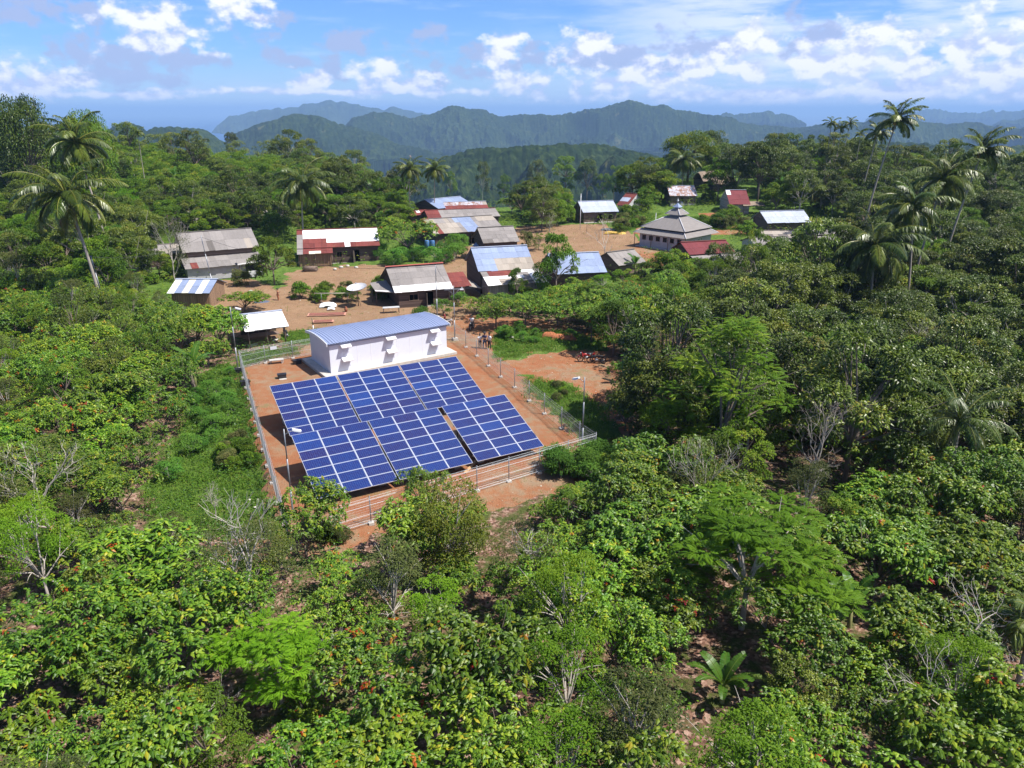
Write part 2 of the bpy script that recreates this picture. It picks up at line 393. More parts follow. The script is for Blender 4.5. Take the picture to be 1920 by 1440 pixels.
earth = area([(1300, 405), (1340, 396), (1395, 400), (1380, 412), (1320, 412)]) + area([(1330, 425), (1380, 420), (1400, 440), (1330, 440)]) + area([(1195, 425), (1300, 440), (1300, 500), (1195, 500)]); soil = np.maximum(soil, np.clip(earth, 0, 1)); grass = grass * (1 - np.clip(earth, 0, 1))
ny, nx = X.shape
idx = np.arange(nx * ny).reshape(ny, nx)
Q = np.stack([idx[:-1, :-1], idx[:-1, 1:], idx[1:, 1:], idx[1:, :-1]], -1).reshape(-1, 4)
m, g_, b, _ = new_mat('ground_soil_and_litter')
P3 = worldpos(g_)
def att(nm): return g_.n('ShaderNodeAttribute', attribute_name=nm).outputs['Fac']
n_big = g_.noise(P3, 0.18, 5, 0.6); n_mid = g_.noise(P3, 1.1, 6, 0.65); n_fin = g_.noise(P3, 9.0, 4, 0.7)
vo = g_.n('ShaderNodeTexVoronoi'); g_.t.links.new(P3, vo.inputs['Vector']); vo.inputs['Scale'].default_value = 7.0
hs = g_.n('ShaderNodeSeparateColor'); g_.t.links.new(vo.outputs['Color'], hs.inputs[0])
litter = g_.mix(g_.smooth(n_mid, 0.42, 0.6), g_.ramp(hs.outputs[0], [(0.0, (0.08, 0.04, 0.03)), (0.55, (0.21, 0.115, 0.08)), (1.0, (0.42, 0.28, 0.22))]), g_.ramp(n_fin, [(0.3, (0.035, 0.05, 0.012)), (0.7, (0.10, 0.12, 0.03))]))
soilc = g_.ramp(g_.m('ADD', g_.m('MULTIPLY', n_big, 0.5), g_.m('MULTIPLY', n_mid, 0.5)), [(0.36, (0.28, 0.095, 0.040)), (0.49, (0.29, 0.135, 0.068)), (0.60, (0.28, 0.195, 0.125))])
soilc = g_.mix(g_.smooth(n_fin, 0.6, 0.78), soilc, (0.38, 0.26, 0.18, 1))
yardc = g_.ramp(g_.m('ADD', g_.m('MULTIPLY', n_big, 0.5), g_.m('MULTIPLY', n_mid, 0.5)), [(0.33, (0.20, 0.125, 0.075)), (0.5, (0.27, 0.165, 0.095)), (0.66, (0.31, 0.205, 0.125))])
grassc = g_.ramp(n_mid, [(0.3, (0.045, 0.09, 0.015)), (0.6, (0.11, 0.18, 0.03)), (0.75, (0.20, 0.20, 0.06))])
cc = g_.mix(g_.smooth(g_.m('ADD', att('yard'), g_.m('MULTIPLY', g_.m('SUBTRACT', n_fin, 0.5), 0.7)), 0.4, 0.6), litter, yardc)
cc = g_.mix(g_.smooth(g_.m('ADD', att('soil'), g_.m('MULTIPLY', g_.m('SUBTRACT', n_fin, 0.5), 0.7)), 0.4, 0.6), cc, soilc)
cc = g_.mix(g_.smooth(g_.m('ADD', att('grass'), g_.m('MULTIPLY', g_.m('SUBTRACT', n_mid, 0.5), 1.6)), 0.4, 0.6), cc, grassc)
weed = g_.m('MULTIPLY', g_.m('MAXIMUM', att('soil'), att('yard')), g_.smooth(g_.noise(P3, 0.55, 6, 0.7), 0.56, 0.68, 0, 0.6))
cc = g_.mix(weed, cc, (0.16, 0.15, 0.05, 1))
g_.t.links.new(cc, b.inputs['Base Color']); b.inputs['Roughness'].default_value = 0.95; b.inputs['Specular IOR Level'].default_value = 0.15
bump(g_, b, g_.m('ADD', n_mid, n_fin), 0.8, 0.12)
me = np_mesh('ground', np.stack([X, Y, Z], -1).reshape(-1, 3), Q, mats=[m], smooth=True,
             attr={'soil': soil.ravel(), 'yard': yard.ravel(), 'grass': grass.ravel()})
tag(link('ground', me), kind='structure')

# ---------------------------------------------------------------- hills
SEA = -165.0
RIDGES = [  # distance, slope, crest line in pixels
    (1050, 0.30, [(600, 440), (700, 345), (780, 302), (850, 282), (900, 276), (960, 270), (1050, 264), (1110, 264), (1170, 276), (1250, 288), (1330, 300), (1420, 306), (1520, 300), (1640, 310), (1760, 330), (1900, 350)]),
    (1500, 0.38, [(1150, 400), (1250, 300), (1330, 278), (1420, 262), (1500, 254), (1560, 260), (1640, 258), (1720, 262), (1800, 258), (1880, 262), (1980, 258)]),
    (1900, 0.50, [(120, 330), (190, 250), (215, 236), (250, 233), (275, 246), (290, 238), (330, 231), (370, 238), (400, 252), (425, 268), (470, 330)]),
    (2600, 0.42, [(400, 300), (440, 252), (490, 228), (530, 216), (565, 210), (600, 213), (640, 226), (690, 240), (740, 262), (800, 280), (860, 300)]),
    (3600, 0.36, [(620, 260), (660, 222), (700, 206), (735, 210), (770, 221), (800, 212), (850, 197), (895, 201), (935, 212), (970, 212), (1010, 208), (1050, 212), (1090, 206), (1140, 194), (1182, 188), (1225, 197), (1245, 196), (1290, 208), (1330, 214), (1370, 222), (1430, 232), (1500, 236), (1560, 232), (1620, 226), (1640, 214), (1665, 210), (1700, 222), (1760, 229), (1830, 228), (1880, 232), (1980, 226)]),
    (6000, 0.34, [(1290, 250), (1330, 222), (1355, 208), (1400, 212), (1435, 208), (1470, 211), (1510, 222), (1540, 236), (1790, 250), (1840, 236), (1890, 222), (1940, 214), (2000, 205)]),
    (9500, 0.32, [(1560, 250), (1600, 226), (1650, 214), (1700, 208), (1740, 203), (1790, 207), (1840, 211), (1880, 207), (1925, 202), (2000, 198)]),
]
def rayang(px, py):
    d = ray(px, py); return math.atan2(d[0], d[1]), d[2] / math.hypot(d[0], d[1])
def land(name, a0, a1, na, d0, d1, nd, ridges, floor, mat):
    A = np.linspace(a0, a1, na); D = np.geomspace(d0, d1, nd)
    AA, DD = np.meshgrid(A, D); X = DD * np.sin(AA); Y = DD * np.cos(AA)
    Z = np.full(X.shape, float(floor))
    for k, (dr, sl, pts) in enumerate(ridges):
        pa = [rayang(px, py) for px, py in pts]; a_ = [q[0] for q in pa]; t_ = [q[1] for q in pa]
        fine = (nfbm(AA * dr / 60 + k * 9, DD * 0 + k, 4, 40 + k) - 0.47) * 0.010
        tn = np.interp(AA, a_, t_, left=-0.5, right=-0.5) + fine * 0.6
        crest = HCAM + tn * dr
        off = (nfbm(X / (dr * 0.10) + 7, Y / (dr * 0.10), 2, 60 + k) - 0.38) * dr * 0.18
        wob = np.abs(nfbm(X / (dr * 0.085), Y / (dr * 0.085), 6, 80 + k) * 2 - 0.95) * 2.4
        fall = np.abs(DD - dr - off); fall = np.sqrt(fall ** 2 + (dr * 0.02) ** 2) - dr * 0.02
        h = crest - 4 - sl * fall - wob * np.minimum(fall * 0.6 + dr * .004, dr * 0.05)
        Z = np.maximum(Z, h)
    low = (nfbm(X / 900, Y / 900, 5, 33) - 0.47) * 130
    Z = np.where(Z > SEA + 1, np.maximum(Z, np.minimum(-128 + low * .4, -95)), Z) if name == 'hills' else Z
    # open sea on the left beyond the near hills
    if name == 'hills':
        sea_side = (AA < rayang(470 + 0, 300)[0] + 0.10) & (DD > 2600)
        Z = np.where(sea_side & (Z < -80), SEA - 30, Z)
        Z = np.where((DD > 4600) & (Z < -70), SEA - 30, Z)
        cell = np.where(DD < 1500, 9.0, 14.0)
        Z = Z + np.where(Z > SEA, domes(X, Y, 6.5, 5) ** 2 * 3.5 * (DD < 1700) + domes(X, Y, 12.0, 8) * 7.0 * (DD >= 1700), 0)
        Z = Z + np.where(Z > SEA, (nfbm(X / 45, Y / 45, 3, 91) - 0.45) * 7, 0)
    n0, n1 = X.shape; ii = np.arange(n0 * n1).reshape(n0, n1)
    Q = np.stack([ii[:-1, :-1], ii[1:, :-1], ii[1:, 1:], ii[:-1, 1:]], -1).reshape(-1, 4)
    Q = Q[:, ::-1]
    keep = (Z.ravel()[Q] > SEA - 25).any(1)
    me = np_mesh(name, np.stack([X, Y, Z], -1).reshape(-1, 3), Q[keep], mats=[mat], smooth=False)
    return tag(link(name, me), kind='structure')
m, g_, b, _ = new_mat('forested_hills')
P3 = worldpos(g_)
n1 = g_.noise(P3, 0.004, 5, 0.6); n2 = g_.noise(P3, 0.09, 4, 0.7); n3 = g_.noise(P3, 0.012, 6, 0.7)
fc = g_.ramp(g_.m('ADD', g_.m('MULTIPLY', n2, 0.65), g_.m('MULTIPLY', n1, 0.35)), [(0.3, (0.005, 0.013, 0.004)), (0.5, (0.018, 0.033, 0.008)), (0.68, (0.062, 0.085, 0.020))])
fc = g_.mix(g_.smooth(n3, 0.62, 0.70, 0, 0.75), fc, (0.15, 0.15, 0.06, 1))
fc = g_.mix(g_.smooth(g_.noise(P3, 0.02, 3, 0.6), 0.74, 0.76, 0, 0.8), fc, (0.42, 0.24, 0.15, 1))
g_.t.links.new(fc, b.inputs['Base Color']); b.inputs['Roughness'].default_value = 1.0; b.inputs['Specular IOR Level'].default_value = 0.05
HILLM = m
land('hills', R(-38), R(38), 1500, 230, 10500, 950, RIDGES, SEA - 30, HILLM)
land('island', R(-25), R(0), 420, 6100, 9500, 60,
     [(7600, 0.30, [(385, 262), (405, 236), (430, 214), (470, 208), (500, 205), (545, 199), (585, 190), (620, 184), (650, 188), (690, 196), (740, 202), (800, 206), (850, 214), (900, 262)])], SEA - 30, HILLM)
# sea
m, g_, b, _ = new_mat('sea_water')
b.inputs['Base Color'].default_value = (0.012, 0.06, 0.16, 1); b.inputs['Roughness'].default_value = 0.35
bump(g_, b, g_.noise(worldpos(g_), 0.05, 4, 0.6), 0.4, 3.0)
mb = MB(); N_ = 48
mb.face([(70000 * math.cos(2 * math.pi * k / N_), 70000 * math.sin(2 * math.pi * k / N_), SEA) for k in range(N_)])
tag(mb.build('sea', m), kind='structure')
# air: one closed box round everything
m = bpy.data.materials.new('hazy_air'); m.use_nodes = True; t = m.node_tree; t.nodes.clear()
o_ = t.nodes.new('ShaderNodeOutputMaterial'); pv = t.nodes.new('ShaderNodeVolumePrincipled'); t.links.new(pv.outputs[0], o_.inputs['Volume'])
pv.inputs['Color'].default_value = (0.38, 0.62, 1.0, 1); pv.inputs['Density'].default_value = 1.2e-4; pv.inputs['Anisotropy'].default_value = 0.0
mb = MB(); mb.box((0, 0, (-200 + 158) / 2), (144000, 144000, 358)); tag(mb.build('haze', m), kind='stuff')
# ================================================================ SOLAR COMPOUND
M_WHITE = plain('white_painted_metal', (0.78, 0.78, 0.80), 0.45, 0.06, 1.2)
M_WALLW = plain('white_sandwich_panel', (0.66, 0.69, 0.78), 0.5, 0.05, 0.6)
M_GALV = plain('galvanised_steel', (0.26, 0.27, 0.29), 0.45, 0.2, 4, metal=0.5)
M_STEEL = plain('zinc_wire', (0.40, 0.42, 0.44), 0.5, 0.1, 4, metal=0.3)
M_CONC = plain('concrete', (0.48, 0.45, 0.41), 0.9, 0.25, 3, bmp=0.3)
M_BLACK = plain('black_plastic', (0.02, 0.02, 0.024), 0.45, 0.3, 4)
M_DARKP = plain('grey_louvre', (0.30, 0.31, 0.36), 0.6, 0.1, 4)
M_BLUEROOF = roofing('pale_blue_metal_sheet', (0.27, 0.32, 0.48), 0, 0.42, 0.12, metal=0.25)
M_ALU = plain('aluminium_frame', (0.58, 0.61, 0.68), 0.35, 0.05, 4, metal=0.4)
YAW = R(28.7); TILT = R(18.3)
PW, PH = 1.643, 0.842
# module
m, g_, b, _ = new_mat('blue_polycrystalline_cells'); tc_ = g_.n('ShaderNodeTexCoord'); sp_ = g_.n('ShaderNodeSeparateXYZ'); g_.t.links.new(tc_.outputs['Object'], sp_.inputs[0])
cx = g_.m('MULTIPLY', sp_.outputs[0], 12 / (PW - 0.08)); cy = g_.m('MULTIPLY', sp_.outputs[1], 6 / (PH - 0.08))
fx = g_.m('ABSOLUTE', g_.m('SUBTRACT', g_.m('FRACT', cx), 0.5)); fy = g_.m('ABSOLUTE', g_.m('SUBTRACT', g_.m('FRACT', cy), 0.5))
ln = g_.smooth(g_.m('MAXIMUM', fx, fy), 0.455, 0.475)
wn = g_.n('ShaderNodeTexWhiteNoise', noise_dimensions='4D'); g_.t.links.new(g_.vec(g_.m('FLOOR', cx), g_.m('FLOOR', cy), 0.0), wn.inputs[0])
oi = g_.n('ShaderNodeObjectInfo'); g_.t.links.new(oi.outputs['Random'], wn.inputs['W'])
basec = g_.ramp(oi.outputs['Random'], [(0.0, (0.018, 0.010, 0.065)), (0.14, (0.012, 0.015, 0.095)), (0.6, (0.008, 0.019, 0.11)), (0.88, (0.009, 0.026, 0.145)), (1.0, (0.011, 0.042, 0.20))])
vv = g_.mix(0.28, basec, g_.ramp(wn.outputs[0], [(0, (0.016, 0.010, 0.07)), (1, (0.006, 0.04, 0.19))]))
cc = g_.mix(ln, vv, (0.10, 0.14, 0.30, 1)); g_.t.links.new(cc, b.inputs['Base Color'])
b.inputs['Roughness'].default_value = 0.10; b.inputs['Specular IOR Level'].default_value = 0.22; M_CELL = m
mb = MB(); fr = 0.024; th = 0.04
mb.box((PW / 2, fr / 2, -th / 2), (PW - 0.006, fr, th), 0); mb.box((PW / 2, PH - fr / 2, -th / 2), (PW - 0.006, fr, th), 0)
mb.box((fr / 2 + 0.003, PH / 2, -th / 2), (fr, PH - 2 * fr, th), 0); mb.box((PW - fr / 2 - 0.003, PH / 2, -th / 2), (fr, PH - 2 * fr, th), 0)
mb.box((PW / 2, PH / 2, -th / 2 - 0.004), (PW - 2 * fr, PH - 2 * fr, th - 0.008), 1)
PANEL_ME = mb.mesh('solar_panel', [M_ALU, M_CELL])
U = Vector((math.cos(YAW), math.sin(YAW), 0)); NB = Vector((-math.sin(YAW), math.cos(YAW), 0))   # along the rows / away from the camera
GAPW = 0.035
TW = 3 * PW + 2 * GAPW; TH = 7 * PH + 0.012 * 6
def table_at(x, y, ztop, label):
    """x, y: ground point below the upper left corner, ztop: height of the upper edge"""
    t = empty('solar_table', (x, y, 0), YAW, label, 'solar array', 'tilted tables of blue solar panels')
    ct, st = math.cos(TILT), math.sin(TILT)
    for r_ in range(7):
        for c_ in range(3):
            o = link('solar_panel', PANEL_ME, t)
            s0 = c_ * (PW + GAPW); d0 = (r_ + 1) * (PH + 0.012) - 0.012     # distance down the slope of the lower edge
            o.location = (s0, -d0 * ct, ztop - d0 * st); o.rotation_euler = (TILT, 0, 0)
    for k, c_ in enumerate((1, 2)):            # white strip between columns, level with the frames
        mb = MB(); s0 = c_ * (PW + GAPW) - GAPW / 2
        mb.slab((s0 - GAPW / 2 + 0.004, -TH * ct, ztop - TH * st + 0.012), (s0 + GAPW / 2 - 0.004, -TH * ct, ztop - TH * st + 0.012), (s0 + GAPW / 2 - 0.004, 0, ztop + 0.012), (s0 - GAPW / 2 + 0.004, 0, ztop + 0.012), 0.02)
        mb.build('cover_strip', M_ALU, t)
    for d0 in (0.6, 2.1, 3.7, 5.3):
        mb = MB(); z = ztop - d0 * st - 0.085; mb.box((TW / 2, -d0 * ct, z), (TW + 0.1, 0.06, 0.07)); mb.build('rail', M_GALV, t)
    for sx in (0.7, TW - 0.7):
        mb = MB()
        mb.tube([(sx, -0.5 * ct, ztop - 0.5 * st - 0.16), (sx, -5.5 * ct, ztop - 5.5 * st - 0.16)], 0.05, 6); mb.build('rafter', M_GALV, t)
        for d0 in (1.1, 4.8):
            mb = MB(); zt_ = ztop - d0 * st - 0.16; mb.tube([(sx, -d0 * ct, 0.12), (sx, -d0 * ct, zt_)], 0.055, 8); lg = mb.build('post', M_GALV, t)
            mb = MB(); mb.box((0, 0, 0), (0.4, 0.4, 0.3)); f_ = mb.build('footing', M_CONC, lg, (sx, -d0 * ct, 0.1))
        mb = MB(); mb.tube([(sx + 0.06, -1.1 * ct, ztop - 1.1 * st - 0.6), (sx + 0.06, -3.3 * ct, ztop - 3.3 * st - 0.2)], 0.03, 6); mb.build('brace', M_GALV, t)
    return t
FR0 = Vector((-14.11, 44.4)); RR0 = Vector((-18.05, 52.96))
def off(p, s): return (p[0] + U.x * s, p[1] + U.y * s)
LBL = ['table of solar panels, left one of the front row beside the leafy cocoa tree', 'tilted table of blue solar panels, middle one of the front row',
       'table of solar panels, right one of the front row across the wide dark gap', 'table of solar panels, left one of the rear row nearest the black boxes',
       'table of solar panels, middle one of the rear row before the white cabin', 'table of solar panels, right one of the rear row nearest the long fence']
step = TW + 0.12
table_at(*off(FR0, 0), 2.50, LBL[0]); table_at(*off(FR0, step), 2.50, LBL[1]); table_at(*off(FR0, 2 * step + 0.22), 2.52, LBL[2])
table_at(*off(RR0, 0), 2.74, LBL[3]); table_at(*off(RR0, step), 2.75, LBL[4]); table_at(*off(RR0, 2 * step), 2.74, LBL[5])

# ---------------------------------------------------------------- white equipment cabin
cBL = at(621, 700, flat=0.25); cBR = at(838, 659, flat=0.25); cU = (cBR - cBL); CL = cU.length; cyaw = math.atan2(cU.y, cU.x)
CD = 4.9; CH = 2.75
cab = empty('equipment_cabin', (cBL.x, cBL.y, 0), cyaw, 'long white windowless cabin with curved pale blue metal roof behind the solar panels', 'cabin')
mb = MB(); mb.box((CL / 2, CD / 2, 0.125), (CL + 1.5, CD + 1.3, 0.25)); mb.build('concrete_slab', M_CONC, cab)
mb = MB(); nseg = 8
mb.box((CL / 2, 0.05, 0.25 + CH / 2), (CL, 0.1, CH)); mb.box((CL / 2, CD - 0.05, 0.25 + CH / 2), (CL, 0.1, CH))
def arch(y): t_ = y / CD; return 0.25 + CH + 0.17 * 4 * t_ * (1 - t_)
for sx in (0.0, CL - 0.1):
    for i in range(nseg):
        y0 = 0.1 + (CD - 0.2) * i / nseg; y1 = 0.1 + (CD - 0.2) * (i + 1) / nseg
        mb.hexa([(sx, y0, .25), (sx + .1, y0, .25), (sx + .1, y1, .25), (sx, y1, .25), (sx, y0, arch(y0) - 0.04), (sx + .1, y0, arch(y0) - 0.04), (sx + .1, y1, arch(y1) - 0.04), (sx, y1, arch(y1) - 0.04)])
wall = mb.build('wall', M_WALLW, cab)
for k in range(1, 9):                                             # panel joints as thin cover seams
    mb = MB(); mb.box((CL * k / 9, -0.006, 0.25 + CH / 2), (0.03, 0.012, CH - 0.06)); mb.build('panel_joint', M_DARKP if False else M_WHITE, wall)
mb = MB(); NR = 46; n = 12; oh = 0.28                             # ribbed vault
prof = []
for i in range(n + 1):
    y = -oh + (CD + 2 * oh) * i / n; t_ = min(max(y / CD, 0), 1); z = arch(min(max(y, 0), CD)) + (0.0 if 0 <= y <= CD else -0.05)
    prof.append((y, z + 0.02))
ribs = []
for k in range(NR * 4 + 1):
    x = -0.25 + (CL + 0.5) * k / (NR * 4); ribs.append((x, (0.0, 0.045, 0.045, 0.0)[k % 4]))
base = len(mb.v)
for x, dz in ribs:
    for y, z in prof: mb.v.append((x, y, z + dz))
for x, dz in ribs:
    for y, z in prof: mb.v.append((x, y, z - 0.03))
m1 = len(prof); o2 = len(ribs) * m1
for i in range(len(ribs) - 1):
    for j in range(m1 - 1):
        a = i * m1 + j; mb.f.append((a, a + m1, a + m1 + 1, a + 1)); mb.m.append(0); mb.sm.append(False)
        a += o2; mb.f.append((a, a + 1, a + m1 + 1, a + m1)); mb.m.append(0); mb.sm.append(False)
mb.build('roof', [M_BLUEROOF], cab)
mb = MB()
for sx in (-0.30, CL + 0.25):
    for i in range(n):
        (y0, z0), (y1, z1) = prof[i], prof[i + 1]
        mb.hexa([(sx, y0, z0 - .18), (sx + .05, y0, z0 - .18), (sx + .05, y1, z1 - .18), (sx, y1, z1 - .18), (sx, y0, z0 + .07), (sx + .05, y0, z0 + .07), (sx + .05, y1, z1 + .07), (sx, y1, z1 + .07)])
mb.build('verge_trim', M_WHITE, cab)
mb = MB(); mb.box((CL / 2, -0.10, 0.25 + CH - 0.10), (CL + 0.1, 0.05, 0.24)); mb.build('fascia', plain('grey_blue_fascia', (0.26, 0.30, 0.44), 0.5, 0.1), cab)
# six ventilation hoods in three pairs
for sx in (1.45, CL / 2 - 0.05, CL - 1.35):
    for sz in (0.95, 2.20):
        sx2 = sx + (0.05 if sz < 1.5 else 0)
        mb = MB()
        for q in range(7): mb.box((0, -0.014, -0.22 + q * 0.07), (0.66, 0.012, 0.02))
        mb.box((0, -0.004, 0), (0.78, 0.014, 0.6))
        lv = mb.build('vent_louvre', M_WALLW, cab, (sx2, -0.012, sz - 0.22 + 0.25))
        mb = MB(); mb.hexa([(-.46, -.50, .24), (.46, -.50, .24), (.46, 0, .34), (-.46, 0, .34), (-.46, -.52, .32), (.46, -.52, .32), (.46, 0, .56), (-.46, 0, .56)])
        mb.build('vent_hood', M_WHITE, cab, (sx2, -0.002, sz - 0.22 + 0.25))

# ---------------------------------------------------------------- wire fence (posts, footings, rolled mesh)
FH = 1.68
def fence(name, P, label, skip=(), both=True):
    P = [Vector((p.x, p.y, 0)) for p in P]
    root = empty(name, P[0], 0, label, 'fence'); O = P[0]
    for i, p in enumerate(P):
        if i in skip: continue
        g0 = gz(p.x, p.y); q = p - O
        mb = MB(); mb.tube([(q.x, q.y, -0.2), (q.x, q.y, FH + 0.05)], 0.032, 6); mb.blob((q.x, q.y, FH + 0.06), (0.045, 0.045, 0.035), 0, 6)
        po = mb.build('post', M_GALV, root)
        mb = MB(); mb.box((q.x, q.y, 0.04), (0.3, 0.3, 0.16), rz=0.4); mb.build('footing', M_CONC, po)
    for a, b in zip(P[:-1], P[1:]):
        d = b - a; L = d.length; u = d.normalized(); nrm = Vector((-u.y, u.x, 0)); o_ = a - O
        mb = MB(); nv = max(2, int(L / 0.075))
        r_ = 0.0028
        def strand(h, offs, rr): mb.tube([o_ + nrm * offs + Vector((0, 0, h)), o_ + d + nrm * offs + Vector((0, 0, h))], rr, 3, cap=False)
        for h, of_ in ((FH, 0.0), (FH - 0.09, 0.09), (FH - 0.18, 0.0), (0.10, 0.0), (0.19, 0.09), (0.28, 0.0)): strand(h, of_, 0.0075)
        for h in (0.62, 1.18): strand(h, 0.0, 0.008); strand(h + 0.04, 0.03, 0.005)
        for h in np.arange(0.42, FH - 0.2, 0.15): strand(float(h), 0.0, r_)
        for k in range(nv + 1):
            q = o_ + u * (L * k / nv)
            mb.tube([q + Vector((0, 0, .10)), q + nrm * .09 + Vector((0, 0, .19)), q + Vector((0, 0, .28)), q + Vector((0, 0, FH - .18)), q + nrm * .09 + Vector((0, 0, FH - .09)), q + Vector((0, 0, FH))], r_, 3, cap=False)
        mb.build('mesh_panel', M_STEEL, root)
    return root
def lerp(a, b, n): return [a.lerp(b, i / n) for i in range(n + 1)]
fC = at(1116, 855, flat=0); fD = at(853, 637, flat=0); fA = at(452, 692, flat=0); fB = at(544, 1028, flat=0); fCB = at(604, 667, flat=0)
rp = [at(*q, flat=0) for q in ((853, 637), (873.7, 652), (894, 668), (915.7, 687), (938.7, 707.5), (965, 727.5), (992, 752.5), (1020.5, 777), (1052.5, 804.5), (1086, 834), (1116, 855))]
fence('wire_fence', rp, 'long galvanised wire fence right of the solar panels, running back past three standing people')
fence('wire_fence', lerp(fC, fB, 9), 'front galvanised wire fence below the solar panels with white strands', skip=(0,))
fence('wire_fence', lerp(fA, fB, 12), 'left galvanised wire fence between the solar panels and the green slope', skip=(12,))
fence('wire_fence', [fA] + [at(498, 681, flat=0), at(549.5, 672, flat=0), at(592, 665, flat=0)], 'short wire fence behind the black boxes left of the white cabin', skip=(0,))
bk = at(592, 665, flat=0); bdir = (bk - fA).normalized()
fence('wire_fence', lerp(fD, bk, 9)[:4], 'wire fence behind the right end of the white cabin', skip=(0,))
# small sign hanging on the back-left fence
mb = MB(); p = at(516, 652, 0, flat=1.2); q = at(516, 678, flat=0)
mb.box((q.x, q.y - 0.08, 1.35), (0.6, 0.03, 0.3), rz=cyaw); tag(mb.build('blank_sign', plain('pale_grey_sign', (0.55, 0.58, 0.62), 0.5, 0.08)), 'small pale rectangular plate hung on the fence left of the cabin', 'sign')

# ---------------------------------------------------------------- lamp poles and utility poles
def pole(bx, by, h, label, kind='lamp', aim=(-1, 0), lean=(0, 0), name='lamp_pole', r0=0.062, mat=None, cat='lamp pole'):
    P = at(bx, by)
    t = empty(name, P, 0, label, cat)
    mb = MB(); mb.box((0, 0, 0.15), (0.5, 0.5, 0.36), rz=0.5); mb.build('footing', M_CONC, t)
    mb = MB(); lx, ly = lean
    mb.tube([(0, 0, -.1), (lx * .38, ly * .38, h * .38)], [r0, r0], 8); mb.tube([(lx * .37, ly * .37, h * .37), (lx * .7, ly * .7, h * .7)], [r0 * .78] * 2, 8); mb.tube([(lx * .69, ly * .69, h * .69), (lx, ly, h)], [r0 * .6] * 2, 8)
    mb.build('pole', mat or M_GALV, t)
    if kind == 'lamp':
        ax, ay = aim; mb = MB(); mb.tube([(lx, ly, h - .35), (lx + ax * .35, ly + ay * .35, h - .2), (lx + ax * .6, ly + ay * .6, h - .2)], 0.022, 6); mb.build('bracket', M_GALV, t)
        mb = MB(); a = math.atan2(ay, ax); c0 = Vector((lx + ax * .75, ly + ay * .75, h - .2))
        M_ = Matrix.Rotation(a, 3, 'Z') @ Matrix.Rotation(0.35, 3, 'Y'); mb.box(c0, (.5, .2, .1), mat=M_); mb.box(c0 + Vector((0, 0, -.07)), (.3, .16, .05), mat=M_); mb.build('lamp_head', M_WHITE, t)
    return t
pole(447, 697, 6.0, 'tall steel lamp pole at the back left corner of the fence', 'lamp', (0.8, 0.3))
pole(1091, 858, 5.8, 'steel lamp pole at the right corner of the fence', 'lamp', (-0.7, 0.5))
pole(552, 985, 6.0, 'steel lamp pole behind the leafy cocoa tree at the left front corner', 'lamp', (0.8, 0.4))
t = pole(853, 639, 5.7, 'steel utility pole with a crossarm right of the white cabin', 'none', name='utility_pole', cat='utility pole')
mb = MB(); mb.box((0, 0, 5.35), (1.9, .07, .09), rz=cyaw - .3); mb.build('crossarm', M_GALV, t)
mb = MB(); mb.tube([(0.03, 0, 4.8), (.55, .1, 5.32)], .02, 5); mb.tube([(-0.03, 0, 4.8), (-.55, -.1, 5.32)], .02, 5); mb.build('brace', M_GALV, t)
mb = MB(); mb.box((.8, .15, 5.3), (.35, .15, .1), rz=.2); mb.build('lamp_head', M_WHITE, t)
for s in (-.85, -.3, .85):
    mb = MB(); mb.lathe([(.0, 0), (.04, 0), (.025, .05), (.045, .08), (.02, .14), (0, .15)], 8, c=(s * math.cos(cyaw - .3), s * math.sin(cyaw - .3), 5.39)); mb.build('insulator', M_WHITE, t)
pole(820, 598, 6.1, 'thin steel pole rising behind the right end of the white cabin', 'none', name='utility_pole', r0=0.07, cat='utility pole')
pole(404, 556, 7.6, 'slim utility pole in front of the grey farmhouse', 'none', name='utility_pole', lean=(-.9, .3), r0=.08, cat='utility pole')
pole(200, 585, 6.5, 'old utility pole among bushes near the tall coconut palm', 'none', name='utility_pole', lean=(-.8, .3), r0=.09, cat='utility pole')
M_WIRE = plain('black_cable', (0.03, 0.03, 0.035), 0.6, 0.1)
def cable(a, b, sag, label, nm='overhead_cable'):
    mb = MB(); a = Vector(a); b = Vector(b); pts = [a.lerp(b, i / 16) - Vector((0, 0, sag * 4 * (i / 16) * (1 - i / 16))) for i in range(17)]
    mb.tube(pts, 0.016, 4); return tag(mb.build(nm, M_WIRE), label, 'cable')
pA = at(853, 639) + Vector((0, 0, 5.45)); pB = at(820, 598) + Vector((0, 0, 6.0)); pC = at(404, 556) + Vector((-.9, .3, 7.4)); pD = at(200, 585) + Vector((-.8, .3, 6.4)); pE = at(447, 697) + Vector((0, 0, 5.8))
cable(pA, pB, .3, 'short black cable between the two poles by the white cabin')
cable(pB, pC, 1.6, 'long sagging black cable across the village yard to the farmhouse pole')
cable(pC, pD, 1.0, 'black cable over the striped shed to the pole by the palm')
cable(at(853, 639) + Vector((.5, .1, 5.4)), at(1100, 560) + Vector((0, 0, 5)), .8, 'black cable running right from the crossarm pole over the trees')

